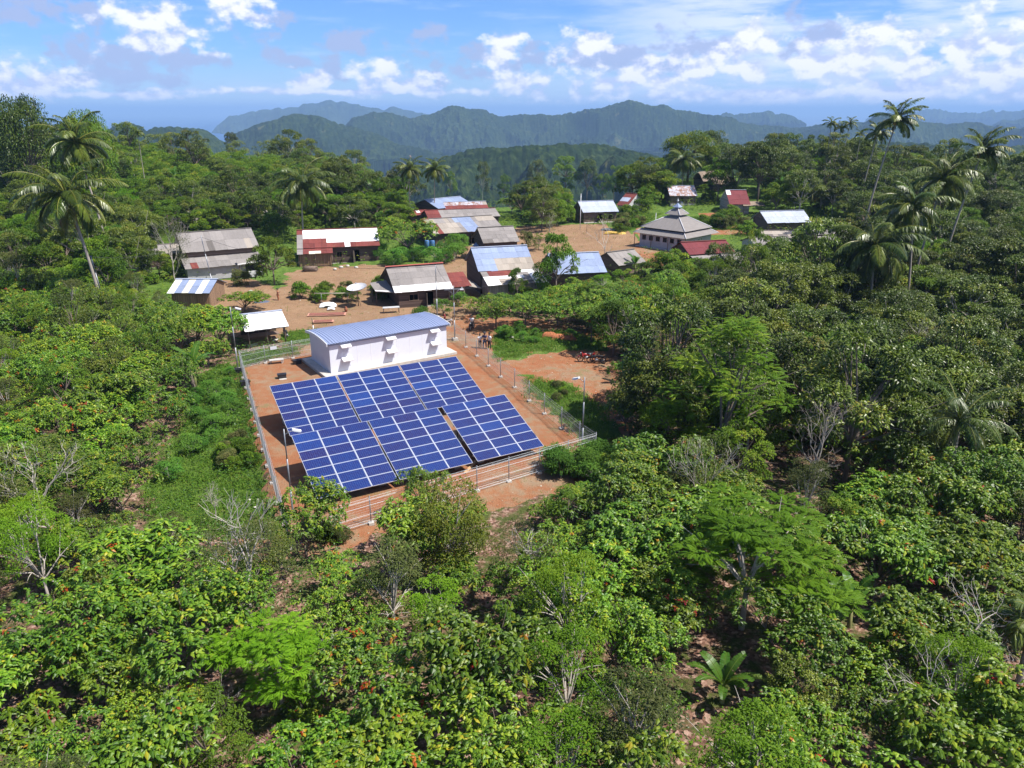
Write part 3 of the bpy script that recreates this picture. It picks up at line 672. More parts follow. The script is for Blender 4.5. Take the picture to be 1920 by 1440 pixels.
# ---------------------------------------------------------------- black boxes, cable drum pit covers and blocks in the yard
for k, (px, py, rz, lb) in enumerate(((529, 709, .35, 'black plastic box standing on the orange soil in the middle of the bare yard'), (557.5, 682, .45, 'black plastic box beside the back fence post near the cabin shadow'),
                        (460, 722, .5, 'black plastic box beside the left fence, larger of the two there'), (449, 699, .4, 'black plastic box half hidden by the lamp pole at the fence corner'))):
    P = at(px, py, flat=0); t = empty('battery_box', P, rz, lb, 'box', 'black boxes in the fenced yard')
    mb = MB(); mb.box((0, 0, .18), (.72, .46, .34)); mb.build('body', M_BLACK, t)
    mb = MB(); mb.box((0, 0, .38), (.78, .52, .05)); mb.box((0, 0, .42), (.3, .06, .03)); mb.build('lid', M_BLACK, t)
    if k == 0: mb = MB(); mb.box((0.05, -.42, .03), (.6, .3, .06)); mb.build('pad', M_CONC, t)
P = at(519, 681, flat=0); mb = MB(); mb.box((0, 0, .35), (1.25, .5, .06), rz=.35); mb.box((-.5, -.2, .16), (.06, .06, .33)); mb.box((.55, .15, .16), (.06, .06, .33)); mb.box((.5, -.05, .16), (.06, .06, .33)); mb.box((-.55, .1, .16), (.06, .06, .33))
tag(mb.build('board_bench', plain('weathered_board', (.45, .43, .41), .8, .2), None, P), 'low grey board on short legs against the back fence', 'bench')
P = at(884, 875, flat=0); mb = MB(); mb.box((0, 0, .05), (.18, 2.2, .08), rz=-.35); tag(mb.build('timber_plank', plain('raw_timber', (.5, .3, .14), .8, .2), None, P), 'raw timber plank on the ground below the middle front solar table', 'plank')
# ================================================================ VILLAGE
W_DARK = planks('dark_brown_planks', (0.085, 0.055, 0.045)); W_BROWN = planks('brown_planks', (0.16, 0.11, 0.085)); W_GREY = planks('weathered_grey_planks', (0.34, 0.30, 0.27))
W_PALE = planks('pale_whitewashed_planks', (0.50, 0.50, 0.50), 0.2); W_VERT = planks('grey_upright_boards', (0.27, 0.22, 0.19), 0.35, True, 0.15); W_BAMB = planks('brown_upright_slats', (0.24, 0.15, 0.09), 0.4, True, 0.08)
W_WHITE = plain('lime_washed_wall', (0.40, 0.40, 0.41), 0.9, 0.2, 1.5)
RG = roofing('grey_brown_fibre_cement', (0.235, 0.215, 0.205), 0, 0.9, 0.2, spec=.2); RGD = roofing('dark_weathered_sheet', (0.15, 0.135, 0.125), 0, 0.9, 0.25, spec=.2)
RW = roofing('bright_white_sheet', (0.80, 0.79, 0.78), 0, 0.5, 0.06); RM = roofing('pale_zinc_sheet', (0.46, 0.50, 0.60), 0, 0.4, 0.14, metal=.2)
RMR = roofing('zinc_sheet_with_rust', (0.50, 0.52, 0.60), 0.62, 0.5, 0.12); RB = roofing('bluish_zinc_sheet', (0.27, 0.33, 0.48), 0, 0.45, 0.18, metal=.2)
RR = roofing('rusty_red_sheet', (0.17, 0.042, 0.035), 0.35, 0.75, 0.3, stain=(.20, .07, .04), spec=.3); RRED = roofing('dark_red_sheet', (0.155, 0.03, 0.035), 0, 0.7, 0.15, spec=.3)
RT_ = roofing('tan_grey_sheet', (0.33, 0.29, 0.25), 0.3, 0.85, 0.2, stain=(.2, .13, .09), spec=.2)
THATCH = plain('palm_thatch', (0.25, 0.19, 0.14), 0.95, 0.4, 2.0, stretch=(8, 1, 1), bmp=0.8)
M_HOLE = plain('painted_interior_shade', (0.03, 0.025, 0.022), 0.95, 0.3); M_CREAM = plain('cream_sheet', (.62, .57, .45), .6, .08)  # M_HOLE: near-black colour stands in for the darkness of unlit interiors
M_WOODP = plain('round_timber', (.17, .12, .09), .85, .3); M_DOOR = planks('door_boards', (.10, .075, .06), .3, True, .16)
ALLR = [RG, RGD, RW, RM, RMR, RB, RR, RRED, RT_, M_CREAM, THATCH]
K = {'g': 0, 'd': 1, 'w': 2, 'm': 3, 'q': 4, 'b': 5, 'r': 6, 'R': 7, 't': 8, 'c': 9, 'h': 10}
def sheets(rows, L, slope_len, pitch, z0, y0, over=0.0, yc=1, th=0.03, rnd=None):
    """roof slope built of overlapping sheets. rows: strings from ridge to eave, one letter per column (stretched to the width)"""
    rnd = rnd or random.Random(3); mb = MB(); nr = len(rows); n_c = max(3, round(L / 0.85)); ct, st = math.cos(pitch), math.sin(pitch)
    for i in range(nr):
        row = rows[i]
        for j in range(n_c):
            ch = row[min(len(row) - 1, int((j + 0.5) / n_c * len(row)))]
            if ch == '.': continue
            x0 = -L / 2 + L * j / n_c - 0.02; x1 = -L / 2 + L * (j + 1) / n_c + 0.02
            s1 = slope_len * (nr - i) / nr; s0 = slope_len * (nr - i - 1) / nr - 0.10 - (rnd.uniform(0, .10) if i == nr - 1 else 0)      # s measured up from the eave
            lift = 0.012 * (j % 2) + 0.016 * i % 0.05 + rnd.uniform(0, .006); tl = rnd.uniform(-.012, .012)
            def P(x, s, dz): return (x, yc * (y0 + s * ct), z0 + s * st + dz)
            q = [P(x0, s0, lift + tl + .02), P(x1, s0, lift - tl + .02), P(x1, s1, lift - tl - .015), P(x0, s1, lift + tl - .015)]
            if yc < 0: q = [q[1], q[0], q[3], q[2]]
            mb.slab(*q, th, K[ch])
    return mb
def house(name, label, eL, eR, ridge_y, pitch, he, rows, wall=W_DARK, back=None, ov=0.35, side=0.3, wins=(), doors=(), zoff=0.0, lean=None, plinth=None, cat='house', open_=False, wall_h=None, grp=None):
    """eL, eR: pixels of the front eave corners; ridge_y: pixel row of the ridge centre; he: eave height over ground"""
    pitch = R(pitch)
    A = at(*eL, he + zoff); B = at(*eR, he + zoff); zg = min(gz(A.x, A.y), gz(B.x, B.y)) + zoff; B = at(*eR, flat=A.z) if abs(A.z - B.z) > .01 else B
    zg = A.z - he
    u = Vector((B.x - A.x, B.y - A.y, 0)); L = u.length; yaw = math.atan2(u.y, u.x); n = Vector((-math.sin(yaw), math.cos(yaw), 0)); mid = (A + B) / 2
    lo, hi = .3, 14.0
    for _ in range(40):
        d = (lo + hi) / 2; p = mid + n * d + Vector((0, 0, d * math.tan(pitch)))
        if proj(p)[1] > ridge_y: lo = d
        else: hi = d
    d = lo; c = mid + n * d; c.z = zg
    t = empty(name, c, yaw, label, cat, grp); hr = he + d * math.tan(pitch); rnd = random.Random(hash(eL) & 0xffff)
    sl = d / math.cos(pitch)
    rf = sheets(rows, L, sl, pitch, he, -d, rnd=rnd); r_o = rf.build('roof', ALLR, t)
    bk = sheets(back or [rows[0]] * 2, L, sl, pitch, he, -d, yc=-1, rnd=rnd); bk.build('rear_roof_slope', ALLR, t)
    mb = MB(); mb.box((0, 0, hr + .035), (L + .1, .34, .05), 0); mb.build('ridge_cap', [RGD if rows[0][0] in 'gdt' else RM if rows[0][0] not in 'rR' else RR], r_o)
    wy = d - ov; wx = L / 2 - side; W_ = 0.08
    if not open_:
        mb = MB()
        def wallbox(a, b, z0, z1): # a,b along front/back
            pass
        hw = he + ov * math.tan(pitch) - .05
        ops = sorted([(x * 2 * wx - wx, w_, z0, z1) for (x, w_, z0, z1) in list(wins) + list(doors)])
        xcur = -wx
        for (xc, w_, z0, z1) in ops:
            z1 = min(z1, hw - .15)
            a0, a1 = xc - w_ / 2, xc + w_ / 2
            if a0 > xcur: mb.box(((xcur + a0) / 2, -wy, hw / 2), (a0 - xcur, W_, hw))
            if z0 > 0.05: mb.box((xc, -wy, z0 / 2), (w_, W_, z0))
            mb.box((xc, -wy, (z1 + hw) / 2), (w_, W_, hw - z1)); xcur = a1
        mb.box(((xcur + wx) / 2, -wy, hw / 2), (wx - xcur, W_, hw))
        mb.box((0, wy, hw / 2), (2 * wx, W_, hw))
        for sx in (-1, 1):
            X0 = sx * wx; a = X0 - W_ / 2; b_ = X0 + W_ / 2; hp = he + (d) * math.tan(pitch) - .06
            mb.face([(a, -wy, 0), (a, wy, 0), (a, wy, hw), (a, 0, hp), (a, -wy, hw)][::-1] if sx > 0 else [(a, -wy, 0), (a, wy, 0), (a, wy, hw), (a, 0, hp), (a, -wy, hw)])
            mb.face([(b_, -wy, 0), (b_, wy, 0), (b_, wy, hw), (b_, 0, hp), (b_, -wy, hw)])
        mb.build('wall', wall, t)
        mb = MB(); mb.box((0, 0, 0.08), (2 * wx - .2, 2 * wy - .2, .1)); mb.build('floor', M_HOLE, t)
        for (x, w_, z0, z1) in wins:
            xc = x * 2 * wx - wx; z1 = min(z1, hw - .15); mb = MB()
            for (cx_, cz_, sx_, sz_) in ((xc, z0 - .03, w_ + .16, .07), (xc, z1 + .03, w_ + .16, .07), (xc - w_ / 2 - .035, (z0 + z1) / 2, .07, z1 - z0 - .02), (xc + w_ / 2 + .035, (z0 + z1) / 2, .07, z1 - z0 - .02), (xc, (z0 + z1) / 2, .04, z1 - z0 - .02)):
                mb.box((cx_, -wy - .045, cz_), (sx_, .05, sz_))
            mb.build('window_frame', M_WOODP, t)
        for (x, w_, z0, z1) in doors:
            xc = x * 2 * wx - wx; z1 = min(z1, hw - .15); mb = MB(); mb.box((0, 0, (z0 + z1) / 2), (w_ * .96, .05, z1 - z0 - .06)); dr = mb.build('door', M_DOOR, t, (xc - w_ * .48 + .02, -wy - .36, 0), 1.25)
    else:
        for sx in (-1, 0, 1):
            for sy in (-1, 1):
                mb = MB(); mb.tube([(sx * wx, sy * wy, -.1), (sx * wx, sy * wy, he + ov * math.tan(pitch) - .08)], .06, 6); mb.build('post', M_WOODP, t)
    mb = MB()
    for sy in (-1, 1): mb.box((0, sy * (d - .06), he - .07), (L - .1, .07, .1))
    mb.box((0, 0, hr - .12), (L - .1, .08, .12)); mb.build('roof_beam', M_WOODP, t)
    if plinth: mb = MB(); mb.box((0, -wy - plinth[1] / 2 - .05, plinth[0] / 2), (2 * wx, plinth[1], plinth[0])); mb.build('front_step', M_CONC, t)
    mb = MB(); mb.box((0, 0, -.25), (2 * wx + .1, 2 * wy + .1, .6)); mb.build('foundation', M_CONC, t)
    t['dims'] = 0; del t['dims']
    return t, dict(L=L, d=d, wy=wy, wx=wx, he=he, hr=hr, pitch=pitch)
def leanto(t, q, name, x0, x1, ytop, ztop, length, pitch, rows, posts=0, wall=None, dirx=0):
    """a lower single-slope roof on the front of a house; local coordinates"""
    pitch = R(pitch); L = x1 - x0; z0 = ztop - length * math.sin(pitch); y0 = ytop + length * math.cos(pitch)
    mb = sheets(rows, L, length, pitch, z0, -y0); o = mb.build(name, ALLR, t, ((x0 + x1) / 2, 0, 0))
    for k in range(posts):
        x = -L / 2 + .15 + (L - .3) * k / max(1, posts - 1); mb = MB(); mb.tube([(x, -(y0 - .15), -.1), (x, -(y0 - .15), z0 + .02)], .05, 6); mb.build('post', M_WOODP, o)
    if wall:
        mb = MB(); yw = y0 - .4; zw = z0 + .4 * math.tan(pitch) - .04
        mb.box((0, -yw, zw / 2), (L - .5, .08, zw)); 
        for s in (-1, 1): mb.box((s * (L / 2 - .3), -(yw + ytop) / 2, zw / 2), (.08, yw - ytop, zw))
        mb.build('lower_wall', wall, o)
    return o
# --- farmhouse at the left
t, q = house('farmhouse', 'long farmhouse with two-tier grey roof and pale wall behind the left yard', (342.5, 474), (486, 462.5), 432, 24, 3.5, ['gggggggggg', 'gggdggggtg'], W_BROWN, side=.5)
leanto(t, q, 'lower_roof', -q['L'] / 2 - .3, q['L'] / 2 - .2, q['d'] - .5, 2.75, 3.9, 14, ['ggggggggg', 'grgggggggg'], wall=W_WHITE)
mb = MB(); yy = q['d'] - .3 + 3.4 * math.cos(R(15)) + .35
mb.box((q['L'] * .33, -(yy - .55), 1.0), (1.9, .5, 2.0), 0); mb.build('doorway_shade', M_HOLE, t)  # solid dark box, its colour gives the shade inside the door opening
mb = MB(); mb.slab((q['L'] * .12, -yy - 1.0, 1.95), (q['L'] * .5, -yy - .6, 2.15), (q['L'] * .5, -yy + .9, 2.5), (q['L'] * .12, -yy + .3, 2.45), .05); mb.build('porch_roof', RG, t)
mb = MB(); mb.slab((q['L'] * .115, -yy - 1.03, 2.02), (q['L'] * .5, -yy - .63, 2.22), (q['L'] * .5, -yy - .5, 2.24), (q['L'] * .115, -yy - .9, 2.04), .12); mb.build('porch_fascia', RW, t)
for s in (.14, .49): mb = MB(); mb.tube([(q['L'] * s, -yy - .7, 0), (q['L'] * s, -yy - .7, 1.95)], .06, 6); mb.build('post', M_WOODP, t)
mb = MB(); mb.box((q['L'] * .31, -yy - .35, .4), (1.1, .4, .8)); mb.build('porch_bench', W_PALE, t)
mb = MB(); mb.box((q['L'] * .14, -(yy - .77), 1.35), (.9, .05, .8)); mb.build('window_shutter', W_GREY, t)
house('hut', 'low grey-roofed outbuilding at the left end of the farmhouse under trees', (275, 478), (341, 473), 458, 20, 2.0, ['ggt', 'gtg'], W_DARK)
# --- house with white and rusty roof
t, q = house('house', 'dark plank house with white upper roof and rusty red lower sheets', (557, 466), (712, 460), 429, 22, 2.5, ['rwwwwwwwwwww', 'gwwwwwwwwwww', 'grrrwwwwwwww', 'grrrrrrwrrrrr'][0:4], W_DARK, doors=((.72, .9, 0, 1.9),), wins=((.5, .7, .9, 1.7),), side=.3)
leanto(t, q, 'lower_roof', -q['L'] / 2, -q['L'] / 2 + q['L'] * .42, q['d'] - .1, 2.46, 1.9, 16, ['grrrr', 'grcrr'], posts=3, wall=W_BAMB)
# --- striped shed and white-roofed shed
house('shed', 'small slat-walled shed with blue and white striped roof', (314, 549), (393, 549), 523, 20, 2.0, ['wbcbwb', 'wbcbwb'], W_BAMB, cat='shed')
t, q = house('shed', 'open shed with bright white sheet roof left of the cabin', (459, 621), (541, 611), 586, 18, 1.95, ['wwwwww', 'wwwwww'], W_DARK, cat='shed', open_=True, side=.35)
for s in (-1,): mb = MB(); mb.box((0, q['wy'] - .02, .9), (2 * q['wx'], .06, 1.7)); mb.build('back_boards', W_DARK, t); mb = MB(); mb.box((0, 0, .62), (2 * q['wx'] - .4, 1.2, .07)); mb.build('work_table', W_BROWN, t)
# --- front house with red ridge
t, q = house('house', 'grey-roofed house with red ridge and white lower sheets behind the cabin', (740, 549), (849, 540), 497, 27, 2.05, ['gggggggg', 'gggggggg', 'gggggggg', 'wwwwwwww'], W_DARK, side=.5, wins=((.3, 1.0, .9, 1.6),), doors=((.62, .9, 0, 1.75),))
mb = MB(); mb.box((0, -.1, q['hr'] + .08), (q['L'] + .2, .42, .05)); mb.build('red_ridge_cap', plain('brick_red_paint', (.42, .10, .07), .6, .15), t)
mb = MB(); mb.slab((-q['L'] / 2 - 1.7, -1.6, 1.75), (-q['L'] / 2 + .1, -q['d'] + .3, 2.0), (-q['L'] / 2 + .1, .9, 2.5), (-q['L'] / 2 - 1.9, .9, 2.3), .05); mb.build('side_porch_roof', RG, t)
mb = MB(); mb.slab((-q['L'] / 2 - 1.75, -1.65, 1.82), (-q['L'] / 2 + .8, -q['d'] - .1, 2.05), (-q['L'] / 2 + .8, -q['d'] + .2, 2.12), (-q['L'] / 2 - 1.75, -1.35, 1.88), .1); mb.build('porch_fascia', RW, t)
for s in ((-1.6, -1.4), (-1.7, .7)): mb = MB(); mb.tube([(-q['L'] / 2 + s[0], s[1], 0), (-q['L'] / 2 + s[0], s[1], 1.8)], .05, 6); mb.build('post', M_WOODP, t)
mb = sheets(['rrr', 'rrr', 'rrr'], 3.0, 3.6, R(18), 1.75, -3.2); mb.build('rusty_side_roof', ALLR, t, (q['L'] / 2 + 1.4, 0.6, 0))
mb = MB(); mb.box((q['L'] / 2 + 1.3, .2, .95), (2.3, 3.0, 1.9)); mb.build('side_room', W_VERT, t)
mb = MB(); mb.slab((q['L'] / 2 + 2.9, -1.6, 1.5), (q['L'] / 2 + 4.4, -2.2, 1.2), (q['L'] / 2 + 4.2, .6, 1.5), (q['L'] / 2 + 2.9, 1.2, 2.0), .05); mb.build('low_side_roof', RT_, t)
# --- patchwork house
t, q = house('patchwork_house', 'large house with patchwork roof of blue, grey, rusty red and white sheets', (897, 509), (1004, 503), 462, 30, 3.0, ['bbbbbbbb', 'bbbbbbbb', 'bbbttttt', 'bbbttttt'], W_DARK, side=.3, ov=.1)
leanto(t, q, 'lower_roof', -q['L'] / 2 + .2, q['L'] / 2 + .4, q['d'] - .12, 3.0, 4.3, 13, ['grrrrrgwwg', 'grrrrrggww', 'wwwwggwgww', 'wwttttggww', 'wwtttt.dww'], posts=4, wall=W_VERT)
# --- houses behind it
house('house', 'small steep grey-roofed house wedged behind the patchwork house', (906, 456), (974, 452), 425, 33, 2.9, ['gggg', 'gggg', 'gggg', 'dggg'], W_DARK)
house('lean_to_shed', 'small blue-grey lean-to shed beside the steep grey-roofed house', (886, 461), (908, 463), 446, 20, 1.9, ['bbb', 'bbb'], W_DARK, cat='shed')
house('longhouse', 'long plank house with weathered roof of grey, tan and pale sheets', (814, 439), (946, 430), 407, 18, 2.3, ['ttgtgbbbgttt', 'grtttgbbgggg', 'trtttgbbgggg'], W_DARK, wins=((.3, .8, .9, 1.7),), doors=((.55, .9, 0, 1.9),))
house('longhouse', 'grey long-roofed house with rusty red left end behind the weathered longhouse', (803, 410), (938, 405), 392, 15, 2.5, ['rrggggggggg', 'rrggggggggg'], W_DARK)
house('hut', 'small hut with rusted red and pale roof in the row of long roofs', (770, 404), (806, 402), 394, 17, 2.1, ['rwr', 'rrr'], W_BROWN)
house('house', 'house with pale roof edged by a row of rusty red sheets', (835, 392), (916, 390), 378, 17, 2.4, ['qqqqqqqt', 'rrrrrrrr'], W_DARK)
house('house', 'blue zinc-roofed house at the back of the village row', (821, 391), (888, 384), 371, 18, 2.6, ['bbbbbb', 'bbbbbb'], W_DARK)
house('house', 'house with smooth bluish roof partly hidden by trees beside the dirt square', (1040, 514), (1138, 510), 474, 26, 2.1, ['bbbbbb', 'bbbbbb', 'bbbbbb'], W_DARK)
house('hut', 'small grey-roofed hut behind a banana plant below the mosque', (1160, 498), (1211, 491), 470, 28, 1.9, ['ggg', 'ggg'], W_BROWN)
house('wooden_house', 'brown plank house with pale zinc roof facing the dirt square', (1093, 398), (1160, 396), 376.5, 27, 2.3, ['mmmmmm', 'mmmmmm'], W_BROWN, wins=((.82, .6, .8, 1.6),), doors=((.5, .8, 0, 1.8),), plinth=(.3, .5), ov=.4)
house('wooden_house', 'plank house with rust-streaked pale roof on the slope above the mosque', (1256, 367), (1308, 367), 348, 24, 2.2, ['qqqqq', 'qqqqq'], W_BROWN, doors=((.45, .7, 0, 1.7),), plinth=(.5, .3))
t, q = house('gable_house', 'small house with rusty red roof and pale plank gable end', (1148, 381), (1178, 381), 354, 34, 2.0, ['rrr', 'mmr', 'rrr'], W_PALE, side=.1)
# turn this one so that its gable faces the square
t.rotation_euler[2] += -0.75; t.location += Vector((2.5, -2.5, 0)); t.scale = (.85, .85, .85)
t, q = house('wooden_house', 'grey plank house with dark red roof beside the thatched hut', (1368, 383), (1407, 383), 356, 32, 2.2, ['wRRRR', 'RRRRR', 'RRRRR'], W_GREY, side=.1)
leanto(t, q, 'thatched_porch_roof', q['L'] / 2 - 1.5, q['L'] / 2 + 2.8, q['d'] - 1.6, 2.6, 2.2, 16, ['hhh', 'hhh'], posts=2)
house('longhouse', 'plank house with plain pale zinc roof right of the mosque', (1439, 418), (1522, 416), 395, 27, 2.4, ['mmmmmmm', 'mmmmmmm'], W_BROWN, ov=.5)
t, q = house('house', 'grey-roofed house right of the zinc-roofed longhouse, partly under palm fronds', (1529, 440), (1592, 438), 419, 27, 2.3, ['gggg', 'gggg'], W_BROWN)
leanto(t, q, 'lower_roof', -q['L'] / 2, q['L'] / 2, q['d'] - .2, 2.1, 2.2, 12, ['gggg'], wall=W_BROWN)
house('house', 'low plank house with brown board roof in front of the zinc-roofed longhouse', (1434, 446), (1500, 446), 432, 14, 1.6, ['tttt', 'dtdt'], W_BROWN)
house('house', 'low grey-roofed house hidden by bushes right of the red-roofed house', (1418, 462), (1490, 460), 444, 18, 2.0, ['ggggg', 'ggggg'], W_PALE)
t, q = house('red_roofed_house', 'house with plain dark red roof in front of the mosque', (1292, 477), (1378, 472), 452, 26, 2.2, ['RRRRRRR', 'RRRRRRR'], W_DARK)
leanto(t, q, 'lower_roof', -q['L'] / 2 + .2, q['L'] / 2, q['d'] - .1, 2.0, 2.6, 13, ['ggggg', 'gggtg'], wall=W_GREY)
t, q = house('house', 'broad grey-roofed house under trees, right of and below the red-roofed house', (1384, 517), (1444, 513), 474, 24, 2.3, ['ggggg', 'ggggg', 'gggg', 'gggwg'], W_GREY)
# --- thatched hut
def thatched(px, py, L, D_, he, h, yaw, label):
    P = at(px, py); t = empty('thatched_hut', P, yaw, label, 'hut'); mb = MB(); n = 7
    mb.box((0, 0, he / 2), (L - .6, D_ - .6, he)); mb.build('wall', W_DARK, t); mb = MB(); mb2 = []
    for i in range(n):
        for j in range(10):
            def Q(a, b):
                x = (a / 10 - .5) * L; v = b / n; y = (v - .5) * D_; z = he - .25 + h * (1 - abs(2 * v - 1) ** 1.5) * (1 - .18 * abs(2 * a / 10 - 1) ** 3); rr = random.Random(a * 31 + b)
                return Vector((x + rr.uniform(-.08, .08), y + rr.uniform(-.12, .12), z + rr.uniform(-.06, .06)))
            mb.slab(Q(j, i), Q(j + 1, i), Q(j + 1, i + 1), Q(j, i + 1), .14)
    mb.build('thatch_roof', THATCH, t); return t
thatched(1333, 352, 7.0, 6.0, 2.0, 2.2, .2, 'brown thatched hut at the upper edge of the village, the larger')
thatched(1352, 356, 5.6, 4.6, 1.7, 1.5, .1, 'small brown thatched hut in front of the larger thatched hut')

# ---------------------------------------------------------------- mosque
eL = at(1187, 436, 2.3); eF = at(1286, 451, 2.3); eR_ = at(1310, 424, 2.3)
u = (eF - eL); u.z = 0; S = u.length; yaw = math.atan2(u.y, u.x); nn = Vector((-math.sin(yaw), math.cos(yaw), 0)); S2 = S * .92
c = (eL + eF) / 2 + nn * S2 / 2; c.z = gz(c.x, c.y)
t = empty('mosque', c, yaw, 'small village mosque with tiered grey pyramid roof and ball finial', 'mosque')
M_RIDGEW = plain('pale_ridge_tile', (.55, .55, .58), .6, .1); M_BLUEG = roofing('blue_grey_sheet', (.20, .24, .30), 0, .5, .2)
def frustum(a0, b0, z0, a1, b1, z1, mats, nm, ridge=True, mi=0):
    mb = MB(); A = [(-a0, -b0, z0), (a0, -b0, z0), (a0, b0, z0), (-a0, b0, z0)]; B = [(-a1, -b1, z1), (a1, -b1, z1), (a1, b1, z1), (-a1, b1, z1)]
    for i in range(4):
        j = (i + 1) % 4; mb.face([A[i], A[j], B[j], B[i]], mi)
    mb.face(A[::-1], mi); mb.face([(x, y, z - .02) for x, y, z in B], mi)
    o = mb.build(nm, mats, t)
    if ridge:
        mb = MB()
        for i in range(4): mb.tube([Vector(A[i]) + Vector((0, 0, .04)), Vector(B[i]) + Vector((0, 0, .04))], .07, 5)
        mb.build('hip_ridge', M_RIDGEW, o)
    return o
a, b = S / 2, S2 / 2; k = a - .85; kb = b - .85
frustum(a, b, 2.3, k * .93, kb * .93, 3.0, [RG], 'skirt_roof')
mb = MB(); mb.box((0, 0, 3.12), (k * 1.78, kb * 1.78, .3)); mb.build('eave_gap_shade', M_HOLE, t)  # dark-coloured box stands for the shade in the gap between the roofs
frustum(k * 1.0, kb * 1.0, 3.22, 1.0, .95, 5.1, [RG], 'main_roof')
mb = MB(); mb.box((0, 0, 5.22), (1.8, 1.7, .36)); mb.build('clerestory', M_BLUEG, t)
frustum(1.45, 1.35, 5.35, .4, .38, 6.25, [RG], 'upper_roof')
mb = MB(); mb.box((0, 0, 6.35), (.65, .6, .3)); mb.build('lantern', M_BLUEG, t)
frustum(.62, .6, 6.50, .03, .03, 7.15, [RB], 'cap_roof', False)
mb = MB(); mb.lathe([(0, 0), (.05, 0), (.05, .25), (.14, .33), (.2, .45), (.14, .58), (.04, .64), (.02, .95), (0, 1.0)], 10, c=(0, 0, 7.05)); mb.build('finial', M_STEEL, t)
mb = MB(); hw = 2.35; fl = [-k + .9 + i * (2 * k - 1.8) / 5 for i in range(6)]
xcur = -k
for x in fl:
    mb.box(((xcur + x - .4) / 2, -kb, hw / 2), (x - .4 - xcur, .12, hw)); mb.box((x, -kb, .6), (.8, .12, 1.2)); mb.box((x, -kb, 2.12), (.8, .12, .45)); xcur = x + .4
mb.box(((xcur + k) / 2, -kb, hw / 2), (k - xcur, .12, hw)); mb.box((0, kb, hw / 2), (2 * k, .12, hw))
for s in (-1, 1): mb.box((s * (k - .06), 0, hw / 2), (.12, 2 * kb - .13, hw))
mb.build('wall', W_WHITE, t); mb = MB(); mb.box((0, 0, .1), (2 * k - .3, 2 * kb - .3, .15)); mb.build('floor', M_HOLE, t)
for x in fl:
    mb = MB()
    for dx in (-.36, 0, .36): mb.box((x + dx, -kb - .04, 1.55), (.05, .06, .74))
    for dz in (1.18, 1.92): mb.box((x, -kb - .05, dz), (.86, .07, .06))
    mb.build('window_frame', M_WOODP, t)
mb = MB(); mb.box((0, 0, -.2), (2 * k + 1.0, 2 * kb + 1.0, .5)); mb.build('terrace', M_CONC, t)
for s in (-1, -.33, .33, 1): mb = MB(); mb.tube([(s * (a - .2), -b + .25, 0), (s * (a - .2), -b + .25, 2.3)], .06, 6); mb.build('post', M_WOODP, t)

# ---------------------------------------------------------------- poles, nets, dish and yard things
def stick(name, px, py, h, label, r_=.04, mat=None, cat='pole'):
    P = at(px, py); mb = MB(); mb.tube([(0, 0, -.2), (0, 0, h)], [r_, r_ * .7], 7); mb.blob((0, 0, h), (r_ * 1.3,) * 3, 0, 6)
    return tag(mb.build(name, mat or M_WHITE, None, P), label, cat)
stick('flagpole', 1087.5, 431, 6.6, 'tall pale flagpole in front of the plank house on the square', .07)
stick('flagpole', 1227, 452, 4.8, 'thin pale pole in front of the mosque', .05)
t = empty('volleyball_net', at(1123, 450), 0, 'dark slack net between two short posts on the dirt square', 'net')
pa = at(1100, 437) - at(1123, 450); 
for p in ((0, 0, 0), pa): mb = MB(); mb.tube([Vector(p), Vector(p) + Vector((0, 0, 1.9))], .04, 6); mb.build('post', M_WOODP, t)
mb = MB()
for k_ in range(5): mb.tube([Vector((0, 0, 1.85 - .15 * k_)), pa * .5 + Vector((0, 0, 1.65 - .15 * k_)), pa + Vector((0, 0, 1.85 - .15 * k_))], .006, 3)
for k_ in range(21): s = k_ / 20; mb.tube([pa * s + Vector((0, 0, 1.85 - .8 * s * (1 - s))), pa * s + Vector((0, 0, 1.25 - .8 * s * (1 - s)))], .006, 3)
mb.build('net', M_BLACK, t)
def heap(name, px, py, sx, sy, h, mat, label, cat='tarpaulin', rz=0.0, rough=.12, z=0):
    P = at(px, py); mb = MB(); n = 14; rr = random.Random(int(px)); v = []
    N1_ = 10
    for i in range(N1_ + 1):
        for j in range(n + 1):
            x = (j / n - .5) * 2; y = (i / N1_ - .5) * 2; f = max(0, 1 - (x * x) ** 1.3 * .9 - (y * y) ** 1.2 * .9)
            zz = h * math.sqrt(f) * (1 + rr.uniform(-rough, rough)) if f > 0 else 0
            v.append((x * sx / 2 * (1 + rr.uniform(-.03, .03)), y * sy / 2 * (1 + rr.uniform(-.05, .05)), zz + .03))
    b0 = len(mb.v); mb.v += v
    for i in range(N1_):
        for j in range(n): a_ = i * (n + 1) + j; mb.f.append((a_, a_ + 1, a_ + n + 2, a_ + n + 1)); mb.m.append(0); mb.sm.append(False)
    o = mb.build(name, mat, None, P, rz); return tag(o, label, cat)
heap('tarpaulin', 1154, 438, 3.9, 1.7, .45, plain('mustard_tarp', (.55, .36, .07), .6, .15), 'mustard yellow tarpaulin heap on the dirt square', rz=-.35)
heap('tarpaulin', 1141, 432, 3.0, 1.4, .35, plain('grey_tarp', (.10, .11, .12), .6, .2), 'dark grey tarpaulin beside the mustard heap on the square', rz=-.5)
heap('tarpaulin', 615, 574, 2.0, 1.1, .42, plain('white_tarp', (.78, .79, .82), .5, .06), 'white tarpaulin heap on the yard soil below the satellite dish', rz=.15)
heap('sack', 621, 580, .9, .5, .25, plain('white_sack', (.74, .74, .76), .6, .08), 'small white sack lying against the white tarpaulin heap', 'sack', rz=.1)
heap('tarpaulin', 492, 567, 2.2, 1.5, .12, plain('blue_grey_sheet_cloth', (.10, .12, .17), .6, .2), 'dark blue-grey sheet lying on the yard above the white-roofed shed', rz=.2)
